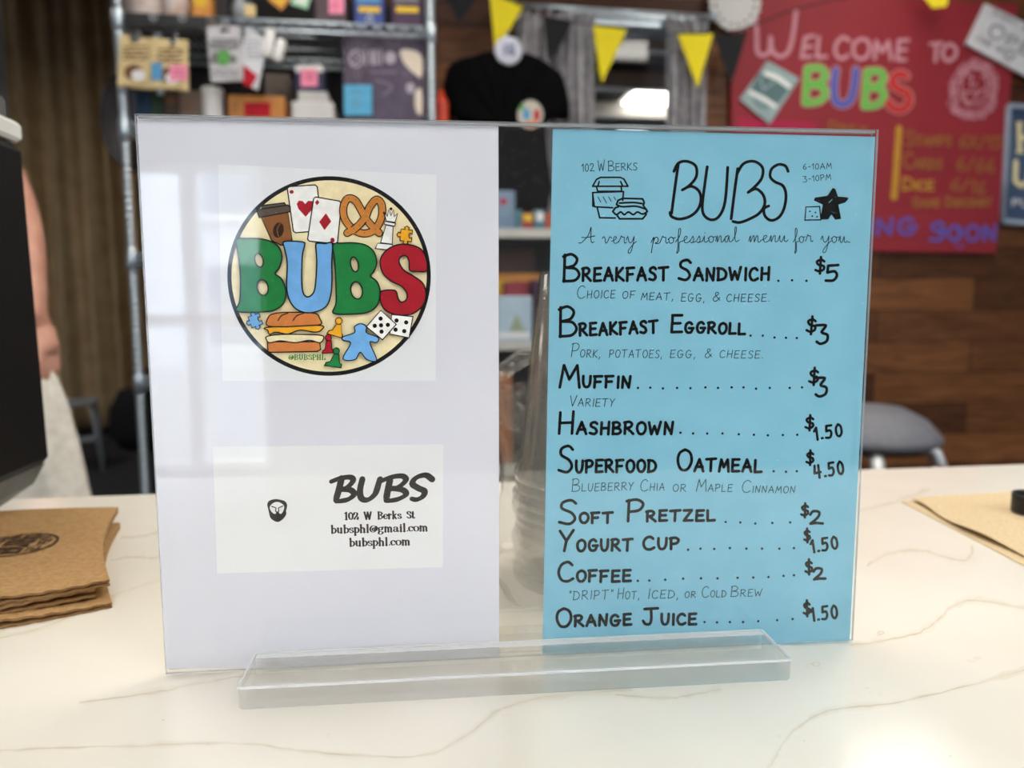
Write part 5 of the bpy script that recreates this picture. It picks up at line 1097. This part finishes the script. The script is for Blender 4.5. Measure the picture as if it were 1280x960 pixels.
# chess queen
shape([(738, 252), (726, 214), (742, 232), (748, 206), (757, 230), (768, 206), (770, 234), (784, 222), (774, 258)], s_wh, wd=1.1); shape([(732, 254), (776, 262), (772, 274), (730, 266)], s_wh, wd=1.1); shape([(736, 270), (766, 275), (762, 348), (714, 342)], s_wh, wd=1.1); shape([(702, 344), (764, 350), (768, 374), (692, 366)], s_wh, wd=1.1); pn.dot(ZS([(757, 202)])[0], 1.9, s_bk, 10); pn.up()
def puzzle(cx, cy, r, rot, m):
    P = [(-1, -1), (-.3, -1), (-.42, -1.35), (0, -1.62), (.42, -1.35), (.3, -1), (1, -1), (1, -.3), (.62, -.42), (.45, 0), (.62, .42), (1, .3), (1, 1), (.3, 1), (.42, 1.35), (0, 1.62), (-.42, 1.35), (-.3, 1), (-1, 1), (-1, .3), (-1.35, .42), (-1.62, 0), (-1.35, -.42), (-1, -.3)]
    c_, s_ = math.cos(rot), math.sin(rot); shape([(cx + (x * c_ - y * s_) * r, cy + (x * s_ + y * c_) * r) for x, y in P], m, False, 1.1)
puzzle(820, 312, 24, .1, s_ye); puzzle(196, 664, 24, -.35, s_bl)
# sandwich
shape([(248, 792), (246, 752), (462, 752), (466, 784), (452, 792), (262, 796)], s_bun); shape([(244, 730), (300, 722), (400, 722), (470, 726), (478, 740), (462, 756), (420, 746), (360, 756), (300, 748), (256, 756), (242, 744)], s_egg, True); shape([(248, 692), (460, 684), (468, 704), (440, 712), (380, 704), (330, 720), (280, 712), (256, 722), (248, 706)], s_ye, True)
shape([(244, 684), (250, 650), (272, 636), (330, 630), (440, 634), (462, 656), (466, 680), (400, 686), (300, 690)], s_bun, True); pn.stroke(ZS([(290, 664), (304, 644), (330, 634)]), 1.4, s_bk, True); pn.stroke(ZS([(352, 664), (368, 644), (396, 634)]), 1.4, s_bk, True); pn.up()
# the four big letters
shape([(118, 330), (160, 325), (210, 326), (258, 336), (294, 362), (306, 405), (294, 448), (278, 470), (304, 492), (322, 540), (314, 590), (282, 618), (232, 628), (122, 626), (132, 580), (134, 480), (126, 400)], s_gr, True, 1.8, [ell((211, 415), 17, 29, 18, -.25), ell((226, 528), 23, 33, 18, -.2)])
shape([(312, 340), (350, 336), (394, 340), (400, 352), (390, 400), (388, 500), (394, 550), (414, 567), (438, 546), (446, 500), (450, 420), (446, 354), (454, 344), (484, 346), (514, 346), (512, 420), (513, 500), (508, 560), (490, 604), (450, 627), (400, 631), (360, 612), (335, 575), (325, 520), (328, 430), (318, 372)], s_bl, True, 1.8)
shape([(518, 350), (560, 344), (604, 343), (652, 352), (686, 380), (698, 425), (686, 462), (672, 480), (700, 505), (713, 550), (700, 600), (666, 628), (612, 637), (520, 634), (530, 590), (528, 480), (522, 400)], s_gr, True, 1.8, [ell((606, 432), 16, 31, 18, -.2), ell((615, 540), 24, 36, 18, -.2)])
shape([(905, 458), (903, 410), (880, 368), (830, 350), (780, 352), (736, 376), (713, 415), (722, 465), (756, 500), (800, 522), (823, 552), (820, 578), (800, 588), (786, 572), (780, 547), (764, 538), (716, 545), (716, 592), (738, 624), (782, 641), (840, 638), (886, 606), (902, 560), (890, 512), (850, 480), (810, 455), (790, 420), (802, 398), (820, 398), (832, 420), (835, 456), (866, 461)], s_rd, True, 1.8)
# pawns, meeple, dice
def pawn(h, r, tri, m): shape(tri, m, False, 1.2); shape(ell(h, r, r, 16), m, False, 1.2)
pawn((541, 666), 14, [(532, 680), (550, 682), (552, 716), (557, 726), (552, 736), (492, 718), (500, 706), (514, 704)], s_ye); pawn((498, 735), 13, [(490, 748), (510, 748), (512, 782), (522, 786), (518, 797), (472, 800), (476, 788), (484, 784)], s_rd); pawn((531, 790), 13, [(522, 802), (542, 804), (544, 840), (553, 846), (550, 860), (482, 850), (488, 838), (506, 834)], s_gr)
shape([(606, 714), (606, 690), (632, 677), (656, 690), (656, 714), (700, 732), (706, 746), (694, 756), (670, 756), (698, 828), (658, 826), (630, 796), (608, 826), (558, 822), (590, 758), (560, 746), (558, 732)], s_bl, True, 1.4)
shape([(760, 640), (848, 648), (832, 736), (752, 720)], s_wh, False, 1.3)
for c_ in [(820, 672), (780, 664), (812, 708), (776, 702)]: pn.dot(ZS([c_])[0], 2.7, s_bk, 12)
pn.up(); shape([(715, 622), (779, 680), (722, 744), (655, 690)], s_wh, False, 1.3)
for c_ in [(716, 684), (714, 656), (744, 682), (690, 686), (718, 710)]: pn.dot(ZS([c_])[0], 2.7, s_bk, 12)
SER = F({
 'b': '.14,0 .14,1.05|.0,1.05 .14,1.05|~.14,.5 .36,.68 .56,.34 .36,0 .14,.14', 'u': '.14,.66 .14,.2|~.14,.2 .24,.0 .48,.14|.5,.66 .5,.0|.0,.66 .14,.66|.36,.66 .5,.66|.5,0 .64,0', 's': '~.42,.52 .28,.66 .1,.6 .1,.44 .38,.26 .42,.1 .24,.0 .04,.12',
 'p': '.14,.66 .14,-.35|.0,.66 .14,.66|.0,-.35 .28,-.35|~.14,.5 .36,.68 .56,.34 .36,0 .14,.12', 'h': '.14,0 .14,1.05|.0,1.05 .14,1.05|~.14,.48 .34,.68 .48,.5|.5,.5 .5,0|.0,0 .28,0|.38,0 .64,0', 'l': '.14,0 .14,1.05|.0,1.05 .14,1.05|.0,0 .28,0',
 '@': '~.62,.14 .4,.0 .12,.16 .06,.5 .3,.86 .7,.8 .82,.45 .68,.2 .58,.3 .62,.62|~.6,.5 .42,.58 .3,.36 .44,.2 .58,.36', 'g': '~.3,.66 .12,.56 .14,.34 .32,.26 .48,.4 .44,.6 .3,.66|~.46,.6 .54,.68 .6,.64|~.2,.28 .08,.16 .2,.06 .46,.02 .52,-.16 .3,-.32 .06,-.2 .14,.02',
 'm': '.14,.66 .14,0|.0,.66 .14,.66|~.14,.5 .32,.68 .44,.5|.46,.5 .46,0|~.46,.5 .64,.68 .76,.5|.78,.5 .78,0|.0,0 .26,0|.36,0 .58,0|.68,0 .92,0', 'a': '~.08,.52 .22,.66 .4,.6 .44,.46|.44,.48 .44,.1|~.44,.4 .16,.32 .06,.14 .2,.0 .42,.14|~.44,.1 .5,.0 .62,.06', 'i': '.14,.66 .14,0|.0,.66 .14,.66|.0,0 .28,0|.13,.9 .15,.94',
 '.': '.1,.05 .13,.08', 'c': '~.46,.5 .34,.66 .12,.56 .06,.3 .2,.02 .46,.12', 'o': '~.3,.66 .1,.56 .06,.3 .16,.06 .32,.0 .5,.1 .56,.36 .48,.58 .3,.66', 'e': '~.06,.36 .5,.38 .46,.6 .28,.66 .1,.5 .08,.2 .26,.0 .5,.14', 'r': '.14,.66 .14,0|.0,.66 .14,.66|.0,0 .28,0|~.14,.42 .3,.66 .42,.6|.4,.56 .44,.54', 'k': '.14,0 .14,1.05|.0,1.05 .14,1.05|.0,0 .26,0|.48,.66 .16,.3|.26,.4 .5,0|.4,0 .62,0', 't': '.16,.9 .16,.14|~.16,.14 .24,.0 .42,.1|.0,.66 .36,.66',
 'B': '.16,0 .16,1|.0,1 .4,1|.0,0 .4,0|~.4,1 .6,.78 .4,.54|.16,.53 .4,.53|~.4,.53 .68,.26 .4,0', 'W': '.1,1 .34,0|.34,0 .52,.9|.52,1 .76,0|.76,0 .96,1|.0,1 .24,1|.44,1 .62,1|.86,1 1.06,1', 'S': '~.54,.76 .4,.98 .16,.94 .12,.7 .46,.44 .54,.2 .34,.0 .06,.2',
 '1': '.26,0 .26,1|.04,.9 .26,1|.06,0 .46,0', '0': '~.3,1 .08,.8 .06,.3 .28,0 .5,.2 .54,.7 .3,1', '2': '~.06,.74 .16,.98 .46,.92 .46,.6 .06,.06|.06,.03 .56,.05|.56,.05 .58,.28', 'U': '.16,1 .16,.3|~.16,.3 .3,.0 .58,.2|.6,.2 .6,1|.0,1 .3,1|.48,1 .72,1', 'P': '.16,0 .16,1|.0,1 .4,1|.0,0 .32,0|~.4,1 .64,.74 .4,.46 .16,.46', 'H': '.16,0 .16,1|.6,0 .6,1|.16,.5 .6,.5|.0,1 .3,1|.0,0 .3,0|.46,1 .74,1|.46,0 .74,0', 'L': '.16,0 .16,1|.0,1 .32,1|.0,0 .56,0|.56,0 .58,.3'})
didone = lambda k: (lambda a, u: k * (.30 + .78 * abs(math.sin(a)) ** 1.5))
pn.up(); text(pn, '@BUBSPHL', ZS([(334, 826)])[0], ZS([(484, 826)])[0], 6.2, didone(1.35), s_gr, 1, .14, SER)
tag(b.build('logo_sticker', loc=P0, rotz=PA), 'square sticker with a round colorful game and snack emblem on the white sheet', 'sticker')

# --- business card (its square code is left out)
def ZC(pts): return [(250 + x / 4, 540 + y / 4) for x, y in pts]
b = sheetmb(ZC([(64, 75), (1217, 62), (1214, 676), (86, 707)]), .0028, .0002, mat('card_stock', (238, 237, 236), (234, 233, 232), 40, .6)); pn = Pen(b, pmap(.0028))
CK = mat('card_black', (14, 13, 13), (18, 17, 16), 200, .5, spec=.12)
brush = lambda k: (lambda a, u: k * (.72 + .42 * abs(math.sin(a + .5))) * (1 - .25 * max(0, u - .8) / .2))
for q_, k in [([(708, 232), (694, 290), (678, 342)], 8), ([(656, 248), (700, 232), (748, 226), (766, 240), (744, 270), (700, 292)], 7), ([(708, 286), (752, 290), (770, 312), (738, 338), (680, 348)], 7.4), ([(812, 236), (800, 292), (808, 332), (842, 338), (880, 302), (902, 232)], 7.4), ([(898, 236), (882, 286), (872, 318)], 6.2),
              ([(950, 240), (938, 296), (930, 342)], 8), ([(904, 246), (956, 226), (1008, 220), (1030, 238), (1000, 270), (952, 290)], 7), ([(966, 282), (1014, 290), (1030, 312), (990, 336), (932, 346)], 7.2), ([(1160, 236), (1128, 216), (1082, 228), (1062, 258), (1090, 280), (1122, 296), (1114, 322), (1084, 338), (1058, 334)], 7.4)]:
    pn.stroke(ZC(q_), brush(k), CK, True)
text(pn, '102 W Berks St', ZC([(722, 438)])[0], ZC([(1074, 431)])[0], 8.6, didone(2.3), CK, 1, .12, SER)
text(pn, 'bubsphl@gmail.com', ZC([(655, 506)])[0], ZC([(1138, 494)])[0], 9.0, didone(2.3), CK, 1, .10, SER); text(pn, 'bubsphl.com', ZC([(747, 571)])[0], ZC([(1050, 564)])[0], 9.0, didone(2.3), CK, 1, .10, SER)
# small lion head emblem
LH = [(336, 362), (346, 344), (372, 336), (398, 338), (424, 346), (436, 366), (430, 396), (432, 410), (416, 434), (388, 450), (356, 434), (346, 410), (342, 390)]
pn.fill(ZC(LH), CK, True); pn.up()
pn.fill(ZC([(350, 372), (372, 352), (398, 352), (420, 370), (416, 396), (402, 410), (388, 396), (374, 410), (354, 394)]), MATS['card_stock'], True); pn.up()
for q_ in [[(358, 372), (376, 378)], [(414, 370), (396, 378)], [(380, 380), (378, 396), (386, 404), (394, 396), (392, 380)], [(368, 418), (388, 410), (406, 416)]]: pn.stroke(ZC(q_), 1.3, CK)
tag(b.build('business_card', loc=P0, rotz=PA), 'small off white business card below the round sticker', 'card')
